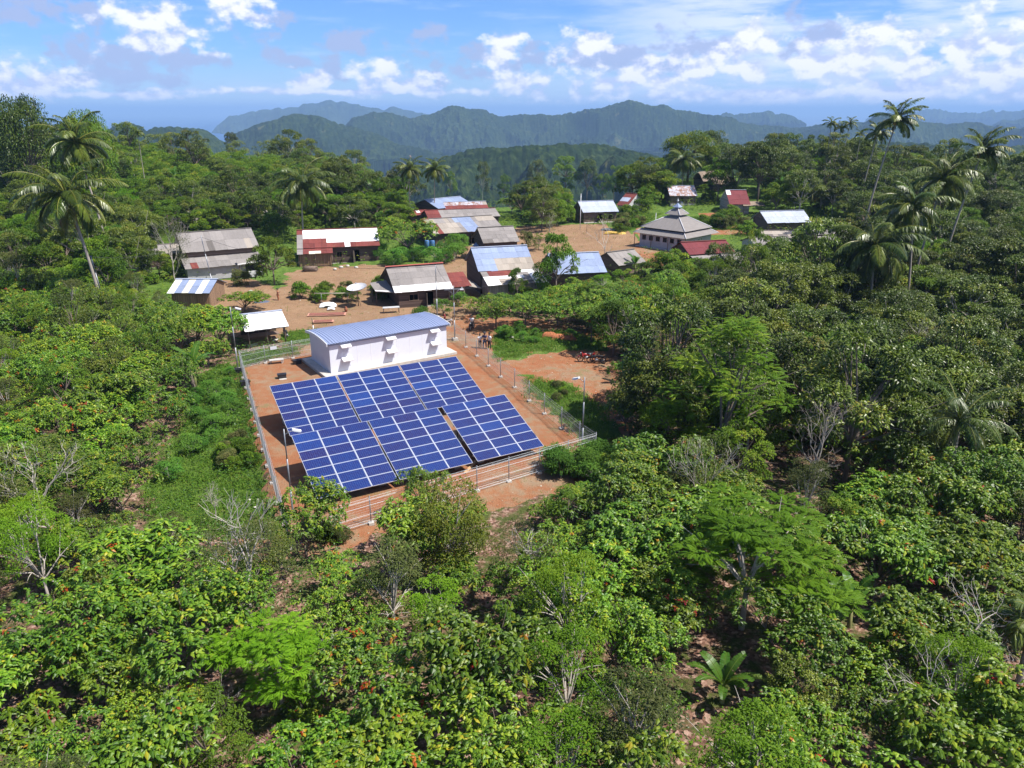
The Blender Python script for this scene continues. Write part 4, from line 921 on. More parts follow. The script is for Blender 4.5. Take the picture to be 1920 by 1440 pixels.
heap('laundry', 1274, 384, 2.2, 1.3, .7, plain('white_cloth', (.74, .73, .72), .8, .1), 'white cloth heap on the slope beside the rust-streaked house', 'cloth')
M_COCOA = plain('drying_cocoa_beans', (.23, .085, .06), .9, .35, 9); M_MAT = plain('orange_pink_plastic_mat', (.50, .25, .18), .7, .12, 2)
def mat_(px, py, L, W_, rz, label):
    P = at(px, py); t = empty('drying_mat', P + Vector((0, 0, .06)), rz, label, 'drying mat', 'cocoa beans drying on mats in the yard')
    mb = MB(); mb.box((0, 0, .0), (L, W_, .03)); mb.build('mat', M_MAT, t); mb = MB(); n = 10
    for i in range(n):
        for j in range(5):
            def Q(a_, b_): rr = random.Random(a_ * 13 + b_ + int(px)); return ((a_ / n - .5) * (L - .35), (b_ / 5 - .5) * (W_ - .3), .045 + rr.uniform(0, .05))
            mb.face([Q(i, j), Q(i + 1, j), Q(i + 1, j + 1), Q(i, j + 1)])
    mb.build('bean_layer', M_COCOA, t)
mat_(613, 590, 4.3, 1.25, .12, 'long brick-red mat of drying cocoa beans on the yard'); mat_(606, 603, 2.3, .95, .12, 'short brick-red mat of drying cocoa beans with a pale rim')
# satellite dish
P = at(672, 573); t = empty('satellite_dish', P, 0, 'large pale mesh satellite dish tilted skyward on a post in the yard', 'satellite dish')
mb = MB(); mb.tube([(0, 0, -.1), (0, 0, 1.9)], .06, 8); mb.tube([(.35, -.2, 0), (0, 0, 1.2)], .03, 6); mb.tube([(-.3, -.25, 0), (0, 0, 1.2)], .03, 6); mb.build('stand', M_WOODP, t)
mb = MB(); pr = [(0.02 + 1.18 * i / 8, .42 * (i / 8) ** 2) for i in range(9)]; mb.lathe(pr, 28); mb.lathe([(r_, z - .02) for r_, z in pr[::-1]], 28)
d = mb.build('reflector', plain('grey_dish_mesh', (.50, .50, .52), .5, .12, 5), t, (0, 0, 1.9)); d.rotation_euler = (R(10), R(-6), 0)
mb = MB(); 
for k_ in range(3): a_ = k_ * 2.09; mb.tube([(1.0 * math.cos(a_), 1.0 * math.sin(a_), .3), (0, 0, .85)], .014, 4)
mb.lathe([(0, 0), (.07, 0), (.07, .14), (0, .15)], 8, c=(0, 0, .8)); mb.build('feed_horn', M_STEEL, d)
mb = MB()
for k_ in range(12): a_ = k_ * math.pi / 6; mb.tube([(.05 * math.cos(a_), .05 * math.sin(a_), -.03), (.6 * math.cos(a_), .6 * math.sin(a_), .075), (1.17 * math.cos(a_), 1.17 * math.sin(a_), .385)], .012, 4)
mb.build('rib', M_STEEL, d)
# tables, racks and small things
def table(px, py, L, W_, H_, rz, mat, label, nm='table'):
    P = at(px, py); t = empty(nm, P, rz, label, nm.replace('_', ' ')); mb = MB(); mb.box((0, 0, H_), (L, W_, .05)); mb.build('table_top', mat, t)
    for sx in (-1, 1):
        for sy in (-1, 1): mb = MB(); mb.tube([(sx * (L / 2 - .08), sy * (W_ / 2 - .07), -.05), (sx * (L / 2 - .08), sy * (W_ / 2 - .07), H_ - .02)], .03, 6); mb.build('leg', M_WOODP if mat != M_WHITE else M_WHITE, t)
table(734, 588, 1.9, .7, .75, .25, plain('bleached_board', (.45, .45, .45), .8, .15), 'pale narrow table beside the dark wall of the red-ridged house')
t = empty('drying_rack', at(634, 572), .1, 'thin pale bamboo drying rack beside the satellite dish', 'rack')
for x in (-1.9, 1.2): mb = MB(); mb.tube([(x, 0, -.1), (x, 0, 1.5)], .03, 6); mb.build('post', M_GALV, t)
for dy in (-.15, .15): mb = MB(); mb.tube([(-2.7, dy, 1.5), (2.4, dy * 1.5, 1.42)], .03, 6); mb.build('bar', plain('split_bamboo', (.42, .38, .28), .8, .15), t)
t = empty('goal_post', at(588, 622), 0, 'short white-footed post standing on the grass behind the cabin', 'post')
mb = MB(); mb.tube([(0, 0, 0), (0, 0, .7)], .06, 7); mb.build('white_foot', M_WHITE, t); mb = MB(); mb.tube([(0, 0, .7), (-.05, 0, 1.5)], .05, 7); mb.build('shaft', M_WOODP, t)
t = empty('water_drum', at(806, 464), .1, 'pair of blue water containers against the longhouse wall', 'water tank')
for x in (-.45, .45): mb = MB(); mb.lathe([(0, 0), (.4, 0), (.42, .4), (.4, 1.1), (.34, 1.2), (0, 1.22)], 14, c=(x, 0, 0)); mb.build('drum', plain('blue_plastic', (.06, .16, .36), .45, .15), t)
t = empty('firewood_pile', at(582, 508), .1, 'stack of cut firewood in front of the rusty-roofed house', 'firewood')
rr = random.Random(5)
for k_ in range(28): mb = MB(); y = (k_ % 7) * .16 - .5; z = .1 + (k_ // 7) * .15; mb.tube([(-.9 + rr.uniform(-.2, .2), y, z), (.9 + rr.uniform(-.2, .2), y + rr.uniform(-.1, .1), z)], .07, 6); mb.build('log', M_WOODP, t)
for k_, (px, py, s) in enumerate(((640, 503, .35), (652, 500, .3), (628, 506, .28), (668, 503, .32), (470, 548, .3))):
    mb = MB(); mb.blob((0, 0, s * .4), (s, s * .8, s * .6), 0, 9, .12); tag(mb.build('boulder', M_CONC, None, at(px, py)), 'pale rounded boulder at the edge of the village yard', 'boulder', 'boulders edging the yard')
t = empty('clay_jar', at(649, 584), 0, 'small rust-brown jar standing at the end of the long drying mat', 'jar')
mb = MB(); mb.lathe([(0, 0), (.14, 0), (.2, .2), (.18, .4), (.1, .5), (.13, .56), (.1, .56), (.08, .5)], 12); mb.build('body', plain('fired_clay', (.28, .10, .05), .8, .2), t)
# ================================================================ PLANTS
BARK = plain('grey_brown_bark', (0.16, 0.125, 0.10), 0.95, 0.35, 5, stretch=(4, 4, 1), bmp=.4)
BARKP = plain('pale_bark', (0.38, 0.34, 0.30), 0.9, 0.25, 5, stretch=(4, 4, 1), bmp=.3)
L_COCOA = leaf_mat('cocoa_leaves', [(0.0, (0.024, 0.058, 0.009)), (0.35, (0.060, 0.135, 0.014)), (0.65, (0.135, 0.240, 0.022)), (0.88, (0.26, 0.34, 0.035)), (0.945, (0.36, 0.32, 0.03)), (0.965, (0.36, 0.17, 0.025)), (0.985, (0.30, 0.035, 0.018)), (1.0, (0.22, 0.02, 0.012))], .42, .28, .22)
L_BROAD = leaf_mat('dark_glossy_leaves', [(0.0, (0.020, 0.038, 0.006)), (0.5, (0.072, 0.112, 0.015)), (0.9, (0.17, 0.22, 0.030)), (1.0, (0.24, 0.22, 0.04))], .38, .3, .18)
L_MID = leaf_mat('mid_green_leaves', [(0.0, (0.030, 0.070, 0.007)), (0.5, (0.085, 0.165, 0.014)), (0.9, (0.17, 0.26, 0.024)), (1.0, (0.28, 0.28, 0.04))], .5, .2, .22)
L_FEATH = leaf_mat('bright_feathery_leaves', [(0.0, (0.05, 0.125, 0.008)), (0.5, (0.13, 0.25, 0.018)), (1.0, (0.23, 0.37, 0.035))], .6, .2, .4)
L_FEATHD = leaf_mat('dark_feathery_leaves', [(0.0, (0.045, 0.10, 0.007)), (0.5, (0.11, 0.19, 0.015)), (1.0, (0.22, 0.26, 0.025))], .6, .2, .35)
L_YEL = leaf_mat('yellow_green_leaves', [(0.0, (0.07, 0.10, 0.010)), (0.5, (0.14, 0.17, 0.018)), (1.0, (0.24, 0.25, 0.03))], .5, .3, .35)
L_CASS = leaf_mat('matt_bluish_green_leaves', [(0.0, (0.035, 0.11, 0.018)), (0.5, (0.085, 0.20, 0.03)), (1.0, (0.15, 0.29, 0.05))], .7, .15, .3)
L_OLIVE = leaf_mat('small_olive_leaves', [(0.0, (0.05, 0.07, 0.02)), (0.6, (0.10, 0.125, 0.03)), (1.0, (0.18, 0.18, 0.06))], .6, .25, .3)
L_PALM = leaf_mat('palm_leaflets', [(0.0, (0.03, 0.06, 0.010)), (0.5, (0.08, 0.125, 0.018)), (0.85, (0.19, 0.22, 0.04)), (1.0, (0.27, 0.21, 0.06))], .35, .5, .25, .15)
L_BAN = leaf_mat('banana_blades', [(0.0, (0.040, 0.115, 0.015)), (0.6, (0.075, 0.18, 0.025)), (1.0, (0.17, 0.26, 0.05))], .4, .4, .4, .12)
L_GRASS = leaf_mat('grass_blades', [(0.0, (0.05, 0.11, 0.012)), (0.6, (0.12, 0.22, 0.028)), (0.9, (0.21, 0.26, 0.05)), (1.0, (0.26, 0.21, 0.09))], .6, .2, .35, .15)
DEADP = plain('dry_brown_frond', (0.23, 0.12, 0.05), .9, .3)

def leaves(P, D, L, W, tint, droop=0.35, fold=0.25, N=None):
    """arrays of leaves: base P, direction D, length L, width W. five vertices and four triangles each"""
    n = len(P); D = D / np.linalg.norm(D, axis=1, keepdims=True)
    up = np.tile([0, 0, 1.0], (n, 1)) if N is None else N
    S = np.cross(D, up + 1e-3); S /= np.linalg.norm(S, axis=1, keepdims=True) + 1e-9
    Nn = np.cross(S, D); L = L[:, None]; W = W[:, None]
    mid = P + D * L * .48 + Nn * 0.04 * L; tip = P + D * L - np.array([0, 0, 1.0]) * L * droop
    l = mid + S * W * .5 - Nn * W * fold; r_ = mid - S * W * .5 - Nn * W * fold
    V = np.stack([P, l, r_, mid, tip], 1).reshape(-1, 3); b = (np.arange(n) * 5)[:, None]
    T = np.concatenate([b + np.array([[0, 3, 1]]), b + np.array([[0, 2, 3]]), b + np.array([[1, 3, 4]]), b + np.array([[3, 2, 4]])], 0)
    return V, T, np.repeat(tint, 5)
def join(parts):
    Vs, Ts, At = [], [], []; o = 0
    for V, T, a in parts: Vs.append(V); Ts.append(T + o); At.append(a); o += len(V)
    return np.concatenate(Vs), np.concatenate(Ts), np.concatenate(At)
def leaf_mesh(name, parts, mat):
    V, T, a = join(parts); return np_mesh(name, V, tris=T, mats=[mat], attr={'tint': np.clip(a, 0, 1)})
def rdir(rng, n): v = rng.normal(size=(n, 3)); return v / np.linalg.norm(v, axis=1, keepdims=True)

def limbs(rng, h, r0, tips, mat=BARK, fork=.35, lean=(0, 0)):
    """tapered trunk with limbs that reach into the crown"""
    mb = MB(); top = Vector((lean[0], lean[1], h * fork)); mb.tube([(0, 0, -.3), (lean[0] * .4, lean[1] * .4, h * fork * .5), top], [r0, r0 * .85, r0 * .7], 7)
    for t_ in tips:
        t_ = Vector(t_); m1 = top.lerp(t_, .45) + Vector((rng.uniform(-.1, .1) * h * .3, rng.uniform(-.1, .1) * h * .3, h * .04))
        mb.tube([top - Vector((0, 0, .05)), m1, t_], [r0 * .55, r0 * .35, r0 * .1], 5, cap=False)
        for _ in range(2):
            e = t_ + Vector(rng.normal(size=3)) * h * .1; mb.tube([m1, m1.lerp(e, .5) + Vector((0, 0, .05)), e], [r0 * .3, r0 * .2, r0 * .06], 4, cap=False)
    return mb.mesh('trunk', [mat])
def cocoa_crown(rng, R_=2.1, z0=1.3, z1=4.2, ntip=230, flush=0.5, lsc=1.0):
    parts = []; P = []
    nb = 9; cen = []; 
    for k in range(nb):
        a = rng.uniform(0, 2 * np.pi); r_ = R_ * np.sqrt(rng.uniform(.05, .8)); cen.append((r_ * np.cos(a), r_ * np.sin(a), z0 + (z1 - z0) * rng.uniform(.35, .75) * (1 - .3 * (r_ / R_) ** 2)))
    cen = np.array(cen)
    c = cen[rng.integers(0, nb, ntip)]; d = rdir(rng, ntip); d[:, 2] = np.abs(d[:, 2]) * .9 - .25; rr = R_ * .46 * rng.uniform(.55, 1.05, ntip) ** .5
    tips = c + d * rr[:, None]; tips[:, 2] = np.clip(tips[:, 2], z0 * .7, z1)
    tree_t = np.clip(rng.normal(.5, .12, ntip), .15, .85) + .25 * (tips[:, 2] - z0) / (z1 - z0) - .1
    fl = rng.uniform(size=ntip) < .035 * flush
    nl = 8
    for k in range(nl):
        a = 2 * np.pi * (k + rng.uniform(-.3, .3, ntip)) / nl + rng.uniform(0, 6, ntip)
        D = np.stack([np.cos(a), np.sin(a), rng.uniform(-.8, .35, ntip)], 1) + d * .5
        t_ = np.clip(tree_t + rng.normal(0, .13, ntip), 0, .93); t_ = np.where(fl, rng.uniform(.945, 1.0, ntip), t_)
        L = lsc * rng.uniform(.17, .33, ntip) * np.where(fl, .8, 1)
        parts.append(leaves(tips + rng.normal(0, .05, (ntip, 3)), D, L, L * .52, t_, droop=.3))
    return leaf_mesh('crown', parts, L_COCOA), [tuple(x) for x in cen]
def broad_crown(rng, R_=3.2, z0=2.2, z1=7.5, ncl=38, nleaf=5200, ls=.24, mat=None, shape=1.0, flat=.55, tint=.5, ratio=.45, crr=(.24, .42)):
    cen = []
    for k in range(ncl):
        a = rng.uniform(0, 2 * np.pi); v = rng.uniform(0, 1) ** .8; r_ = R_ * np.sqrt(max(0, 1 - (abs(v - .42) / .62) ** 2)) * rng.uniform(.55, 1.0) * shape
        cen.append((r_ * np.cos(a), r_ * np.sin(a), z0 + (z1 - z0) * v))
    cen = np.array(cen); cr = R_ * rng.uniform(*crr, ncl)
    k = rng.integers(0, ncl, nleaf); d = rdir(rng, nleaf); d[:, 2] = np.where(d[:, 2] < -.3, -d[:, 2], d[:, 2])
    P = cen[k] + d * cr[k][:, None] * np.array([1, 1, flat]) * (rng.uniform(.6, 1.05, nleaf) ** .6)[:, None]
    ct = rng.normal(tint, .14, ncl)
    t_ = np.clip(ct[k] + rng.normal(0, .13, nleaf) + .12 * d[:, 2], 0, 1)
    D = d * .6 + rdir(rng, nleaf) * .8; D[:, 2] -= .15; L = ls * rng.uniform(.7, 1.3, nleaf)
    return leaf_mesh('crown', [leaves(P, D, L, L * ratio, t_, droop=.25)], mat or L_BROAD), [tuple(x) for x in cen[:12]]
def feather_crown(rng, R_=3.0, z0=2.5, z1=6.5, ncl=26, nfr=620, mat=None, ln=.36, npair=8, lw=.026, flat=.6, ll=.12):
    """pinnate leaves: rachis with pairs of narrow leaflets"""
    cen = []
    for k in range(ncl):
        a = rng.uniform(0, 2 * np.pi); v = rng.uniform(0, 1); r_ = R_ * np.sqrt(max(0, 1 - (abs(v - .4) / .65) ** 2)) * rng.uniform(.3, 1.0); cen.append((r_ * np.cos(a), r_ * np.sin(a), z0 + (z1 - z0) * v))
    cen = np.array(cen); k = rng.integers(0, ncl, nfr); d = rdir(rng, nfr); d[:, 2] = np.abs(d[:, 2])
    B = cen[k] + d * (R_ * .27 * rng.uniform(.3, 1, nfr))[:, None] * np.array([1, 1, flat])
    D = d + rdir(rng, nfr) * .5; D[:, 2] = D[:, 2] * .6; D /= np.linalg.norm(D, axis=1, keepdims=True)
    S = np.cross(D, [0, 0, 1.0]); S /= np.linalg.norm(S, axis=1, keepdims=True) + 1e-9
    tt = np.clip(rng.normal(.5, .13, ncl)[k] + rng.normal(0, .12, nfr), 0, 1); parts = []; L = ln * rng.uniform(.7, 1.2, nfr)
    for i in range(npair):
        f = (i + .6) / npair; Q = B + D * (L * f)[:, None]; Q[:, 2] -= L * .35 * f * f
        for s in (-1, 1):
            LD = S * s + D * .5; LD[:, 2] -= .25
            w_ = np.full(nfr, ll) * np.sin(np.pi * (.15 + .8 * f)); parts.append(leaves(Q, LD, w_, np.full(nfr, lw * 1.7), tt, droop=.2, fold=0))
    return leaf_mesh('crown', parts, mat or L_FEATH), [tuple(x) for x in cen[:10]]
def palm_crown(rng, nf=24, L=3.6, npair=44, mat=None, ll=.62, up0=1.25, low=-.55, wind=(0, 0), lw=.055, tmean=.45, hang=.75):
    """coconut fronds as parts: list of (mesh) plus a heart mesh"""
    out = []
    for i in range(nf):
        t = i / (nf - 1); a = i * 2.39996 + rng.uniform(-.2, .2); el = up0 + (low - up0) * t ** .85 + rng.uniform(-.1, .1); Lf = L * rng.uniform(.85, 1.08) * (.75 + .25 * math.sin(math.pi * min(1, t + .25)))
        dirh = np.array([math.cos(a) + wind[0], math.sin(a) + wind[1], 0]); dirh /= np.linalg.norm(dirh)
        n = 12; pts = [np.zeros(3)]; e = el; sag = (1.35 + .25 * t) / n
        for k in range(n): pts.append(pts[-1] + (dirh * math.cos(e) + np.array([0, 0, math.sin(e)])) * Lf / n); e -= sag * (.6 + k / n)
        pts = np.array(pts); mb = MB(); mb.tube([tuple(p) for p in pts], [.05 * (1 - .8 * k / n) for k in range(n + 1)], 4, cap=False)
        f = (np.arange(npair) + 2.5) / (npair + 2); idx = f * n; i0 = np.floor(idx).astype(int).clip(0, n - 1); Q = pts[i0] + (pts[i0 + 1] - pts[i0]) * (idx - i0)[:, None]
        T_ = pts[i0 + 1] - pts[i0]; T_ /= np.linalg.norm(T_, axis=1, keepdims=True); S = np.cross(T_, [0, 0, 1.0]); S /= np.linalg.norm(S, axis=1, keepdims=True) + 1e-9
        parts = []; tint = np.clip(rng.normal(tmean + .3 * t * (rng.uniform() > .55), .12) + rng.normal(0, .06, npair), 0, 1)
        for s in (-1, 1):
            D = S * s * rng.uniform(.6, 1, npair)[:, None] + T_ * .75; D[:, 2] -= rng.uniform(.1, hang, npair) * (.4 + .6 * f)
            lw_ = ll * (np.sin(np.pi * (f * .86 + .12)) ** .7) * rng.uniform(.85, 1.1, npair)
            parts.append(leaves(Q, D, lw_, np.full(npair, lw), tint, droop=.35, fold=.1))
        V, T, at_ = join(parts)
        rv = np.array(mb.v); rt = [(q[0], q[1], q[2]) for q in mb.f] + [(q[0], q[2], q[3]) for q in mb.f]
        V2 = np.concatenate([V, rv]); T2 = np.concatenate([T, np.array(rt) + len(V)]); a2 = np.concatenate([at_, np.full(len(rv), .88)])
        out.append(np_mesh('frond', V2, tris=T2, mats=[mat or L_PALM], attr={'tint': a2}))
    return out
def banana_leaf(rng, L=2.3, W=.52, el=1.0, tint=.5, torn=True):
    n = 22; pts = []; p = np.zeros(3); e = el; V = []; Qd = []; a = []
    for k in range(n + 1):
        f = k / n; pts.append(p.copy()); p = p + np.array([math.cos(e), 0, math.sin(e)]) * L / n; e -= (.018 + .10 * f)
    for k in range(n):
        f0, f1 = k / n, (k + 1) / n
        if f0 < .12: continue
        w0 = W * .5 * math.sin(math.pi * min(1, (f0 - .08) * 1.02)) ** .55; w1 = W * .5 * max(.02, math.sin(math.pi * min(1, (f1 - .08) * 1.02))) ** .55
        for s in (-1, 1):
            b = len(V); g1 = .86 if torn and rng.uniform() < .45 else 1.0; dz = rng.uniform(-.05, .03)
            q0, q1 = pts[k], pts[k + 1]; q1e = q0 + (q1 - q0) * g1
            V += [q0, q1, q1e + np.array([0.03, s * w1, .12 * W * 1.5 + dz - (.25 * w1)]), q0 + np.array([0.03, s * w0, .12 * W * 1.5 + dz - (.25 * w0)])]; a += [tint + .15, tint + .15, tint, tint]
            Qd.append((b, b + 1, b + 2, b + 3) if s < 0 else (b + 3, b + 2, b + 1, b))
    mb = MB(); mb.tube([tuple(q) for q in pts], [.035 * (1 - .8 * k / n) for k in range(n + 1)], 4, cap=False)
    b = len(V); V = np.concatenate([np.array(V), np.array(mb.v)]); a += [.95] * len(mb.v); Qd += [tuple(i + b for i in q) for q in mb.f]
    return np_mesh('leaf', V, quads=np.array(Qd), mats=[L_BAN], attr={'tint': np.clip(a, 0, 1)})
def twig_mesh(rng, h, spread, r0, depth=5, up=.55, nkid=(2, 3), name='branches'):
    mb = MB()
    def grow(p, d, L, r_, k):
        q = p + d * L * .5 + Vector(rng.normal(size=3)) * L * .05; e = p + d * L + Vector(rng.normal(size=3)) * L * .07
        mb.tube([p, q, e], [r_, r_ * .85, r_ * .65], 5 if k > 2 else 3, cap=False)
        if k == 0: return
        for _ in range(int(rng.integers(nkid[0], nkid[1] + 1))):
            nd = (d + Vector(rng.normal(size=3)) * spread + Vector((0, 0, up * .2))).normalized(); grow(e, nd, L * rng.uniform(.6, .85), r_ * .6, k - 1)
        if k > 1:
            nd = (d + Vector(rng.normal(size=3)) * spread * 1.4).normalized(); grow(q, nd, L * rng.uniform(.5, .7), r_ * .45, k - 2)
    return mb, grow

# ---- prototypes (variants share mesh data between their copies)
VAR = {}
def variant(kind, crown, trunk): VAR.setdefault(kind, []).append((crown, trunk))
for s in range(7):
    rg = np.random.default_rng(100 + s); c_, tips = cocoa_crown(rg, 2.1 + .25 * rg.uniform(), .9, 4.0 + .5 * rg.uniform(), 430, (0.1, 1.0, .3, .05, 1.3, .3, .15)[s], (.85, .75, .95, .68, .8, 1.0, .72)[s]); variant('cocoa', c_, limbs(rg, 4, .09, tips, BARK, .22))
for s in range(3):
    rg = np.random.default_rng(150 + s); c_, tips = cocoa_crown(rg, 1.25, .3, 2.0, 90, 1.0); variant('sapling', c_, limbs(rg, 2, .04, tips, BARK, .2))
for s in range(5):
    rg = np.random.default_rng(200 + s); c_, tips = broad_crown(rg, 3.2, 2.0, 7.2 + s * .3, 30 + 3 * s, 7500, .30, L_BROAD, shape=1.15, crr=(.19, .36)); variant('broad', c_, limbs(rg, 7, .17, tips, BARKP if s % 2 else BARK))
for s in range(4):
    rg = np.random.default_rng(230 + s); c_, tips = broad_crown(rg, 2.7, 1.2, 5.6, 27, 6000, .27, L_MID, tint=.55, shape=1.1, crr=(.2, .36)); variant('mid', c_, limbs(rg, 5.5, .13, tips))
for s in range(3):
    rg = np.random.default_rng(260 + s); c_, tips = broad_crown(rg, 1.5, .05, 2.3, 22, 3000, .24, L_MID if s != 1 else L_OLIVE, tint=.5, flat=.8); variant('bush', c_, limbs(rg, 2, .05, tips, BARK, .1))
for s in range(3):
    rg = np.random.default_rng(300 + s); c_, tips = feather_crown(rg, 2.6, 1.8, 5.2, 34, 2100, L_FEATH); variant('feather', c_, limbs(rg, 5, .10, tips, BARKP, .4))
for s in range(2):
    rg = np.random.default_rng(320 + s); c_, tips = feather_crown(rg, 2.7, 1.0, 8.5, 50, 2400, L_FEATHD, .4, 7, .032, .8, .12); variant('featherdark', c_, limbs(rg, 8, .15, tips, BARK, .3))
for s in range(3):
    rg = np.random.default_rng(340 + s); c_, tips = broad_crown(rg, 1.25, .5, 1.9, 16, 1300, .26, L_CASS, tint=.5, flat=.6, ratio=.3); variant('cassava', c_, limbs(rg, 1.8, .035, tips, BARKP, .3))
for s in range(4):
    rg = np.random.default_rng(380 + s); c_, tips = broad_crown(rg, 1.9, .8, 4.6, 26, 4800, (.15, .13, .17, .12)[s], (L_MID, L_OLIVE, L_BROAD, L_FEATH)[s], tint=.5, flat=.8, ratio=.4, shape=.9, crr=(.18, .34)); variant('fine', c_, limbs(rg, 4.4, .08, tips, BARKP if s % 2 else BARK))
rg = np.random.default_rng(350); c_, tips = broad_crown(rg, 1.9, 1.2, 4.2, 34, 6500, .15, L_YEL, tint=.55, flat=.8); variant('yellow', c_, limbs(rg, 4, .09, tips, BARKP))
for s in range(2):
    rg = np.random.default_rng(360 + s); c_, tips = broad_crown(rg, 2.1, 1.5, 4.8, 30, 3600, .11, L_OLIVE, tint=.5, flat=.9)
    mb, grow = twig_mesh(rg, 4.5, .42, .09, up=.8); grow(Vector((0, 0, -.2)), Vector((0, 0, 1)), 1.7, .10, 5); variant('olive', c_, mb.mesh('trunk', [BARKP]))
rg = np.random.default_rng(370); c_, tips = broad_crown(rg, 4.6, 2.5, 9.5, 80, 15000, .34, L_MID, tint=.65, flat=.8); variant('dome', c_, limbs(rg, 9, .25, tips))
rg = np.random.default_rng(371); c_, tips = broad_crown(rg, 4.6, 1.8, 9.5, 80, 15000, .34, L_BROAD, tint=.4, flat=.8); variant('darkdome', c_, limbs(rg, 9, .25, tips))
SIZE = {'fine': (2.2, 5.0), 'darkdome': (5.2, 10.4), 'cocoa': (2.2, 4.3), 'sapling': (1.3, 2.1), 'broad': (3.6, 8.2), 'mid': (3.0, 6.2), 'bush': (1.8, 2.6), 'feather': (3.1, 5.6), 'featherdark': (3.2, 9.0), 'cassava': (1.5, 2.1), 'yellow': (2.2, 4.6), 'olive': (2.4, 5.2), 'dome': (5.2, 10.4)}
NAMES = {'fine': ('slender_tree', 'tree'), 'darkdome': ('dome_crowned_tree', 'tree'), 'cocoa': ('cocoa_tree', 'cocoa tree'), 'sapling': ('cocoa_sapling', 'sapling'), 'broad': ('broadleaf_tree', 'tree'), 'mid': ('leafy_tree', 'tree'), 'bush': ('bush', 'bush'), 'feather': ('feathery_tree', 'tree'),
         'featherdark': ('feathery_tree', 'tree'), 'cassava': ('cassava_shrub', 'shrub'), 'yellow': ('yellow_leaved_tree', 'tree'), 'olive': ('sparse_tree', 'tree'), 'dome': ('dome_crowned_tree', 'tree')}
def plant(kind, P, s=1.0, label=None, group=None, v=None, sz=None, rz=None):
    k = random.randrange(len(VAR[kind])) if v is None else v; c_, t_ = VAR[kind][k]; nm, cat = NAMES[kind]
    o = empty(nm, P, random.uniform(0, 6.28) if rz is None else rz, label, cat, group); o.scale = (s, s, sz or s)
    a = link('crown', c_, o); b_ = link('trunk', t_, o); return o
OPEN = [[(452, 640), (600, 570), (850, 575), (880, 560), (1000, 600), (1150, 628), (1150, 700), (1140, 760), (1128, 850), (1030, 905), (930, 945), (880, 930), (800, 925), (740, 960), (640, 985), (560, 985), (520, 985), (450, 1000), (400, 985), (430, 940), (330, 940), (285, 900), (340, 800), (400, 700), (440, 685)],
        [(300, 520), (305, 440), (340, 425), (480, 420), (500, 440), (550, 420), (720, 418), (740, 450), (770, 440), (765, 385), (815, 362), (930, 368), (990, 415), (1075, 415), (1080, 370), (1150, 345), (1210, 355), (1250, 345), (1310, 312), (1380, 312), (1430, 385), (1525, 390), (1590, 415), (1590, 440), (1420, 450), (1400, 480), (1290, 480), (1240, 497), (1210, 500), (1145, 520), (1040, 555), (930, 553), (870, 545), (850, 575), (600, 640), (450, 650), (455, 590), (400, 555), (310, 550)],
        [(640, 170), (740, 240), (740, 330), (640, 330)]]
def crown_clear(P, kind, s, shrink=.75):
    r_, h = SIZE[kind]; r_ *= s * shrink; h *= s
    for dz in (.35, .7, .97):
        for dx in (-1, -.5, 0, .5, 1):
            if dz > .9 and abs(dx) > .5: continue
            px, py = proj((P[0] + dx * r_, P[1], P[2] + h * dz))
            for pl in OPEN[:2]:
                if inside(px, py, pl): return False
    return True
TAKEN = []; LATE_P = []
def far_enough(x, y, d):
    return all((x - a) ** 2 + (y - b_) ** 2 > (d * .40 + e * .40) ** 2 for a, b_, e in TAKEN if abs(x - a) < 9 and abs(y - b_) < 9)
def tree_px(kind, bx, by, topy, label, group=None, v=None, wide=None, mark=True, rz=None):
    """individual tree: base pixel on the ground and the pixel row of its top"""
    P = at(bx, by); h = 1.0
    lo, hi = .3, 40
    for _ in range(40):
        m_ = (lo + hi) / 2
        if proj((P.x, P.y, P.z + m_))[1] > topy: lo = m_
        else: hi = m_
    s = lo / SIZE[kind][1]; sw = s if wide is None else wide / SIZE[kind][0]
    o = plant(kind, P, sw, label, group, v, sz=s, rz=rz)
    if mark: TAKEN.append((P.x, P.y, SIZE[kind][0] * sw * 1.1))
    return o

def tree_d(kind, px, D, topy, label, wide=None):
    """tree at ground distance D in the direction of pixel column px, its top at pixel row topy"""
    d = ray(px, 300); k = D / math.hypot(d[0], d[1]); x, y = d[0] * k, d[1] * k; z = gz(x, y); lo, hi = .5, 40
    for _ in range(40):
        m_ = (lo + hi) / 2
        if proj((x, y, z + m_))[1] > topy: lo = m_
        else: hi = m_
    TAKEN.append((x, y, wide * 1.2)); return plant(kind, (x, y, z), wide / SIZE[kind][0], label, None, 0, sz=lo / SIZE[kind][1])
# ---- coconut palms
PALMS = [palm_crown(np.random.default_rng(400), 30, 3.5, 58, lw=.085, ll=.72, wind=(-.15, -.1)), palm_crown(np.random.default_rng(401), 27, 3.2, 54, lw=.085, ll=.7, wind=(.3, -.1), up0=1.45), palm_crown(np.random.default_rng(402), 24, 2.9, 48, lw=.085, ll=.66, wind=(.45, 0), up0=1.5, low=-.2)]
ARECA = palm_crown(np.random.default_rng(403), 11, 1.7, 22, ll=.5, up0=1.4, low=.0, lw=.09)
SUGAR = palm_crown(np.random.default_rng(404), 18, 5.0, 60, ll=.85, up0=1.5, low=-.1, lw=.07, tmean=.3)
FAN = palm_crown(np.random.default_rng(405), 14, 1.6, 26, ll=.7, up0=1.4, low=-.6, lw=.09, tmean=.55)
M_NUT = plain('coconut_husk', (.32, .20, .05), .6, .3); PTRUNK = plain('ringed_grey_palm_trunk', (.30, .26, .22), .95, .25, 9, stretch=(.4, .4, 6), bmp=.4)
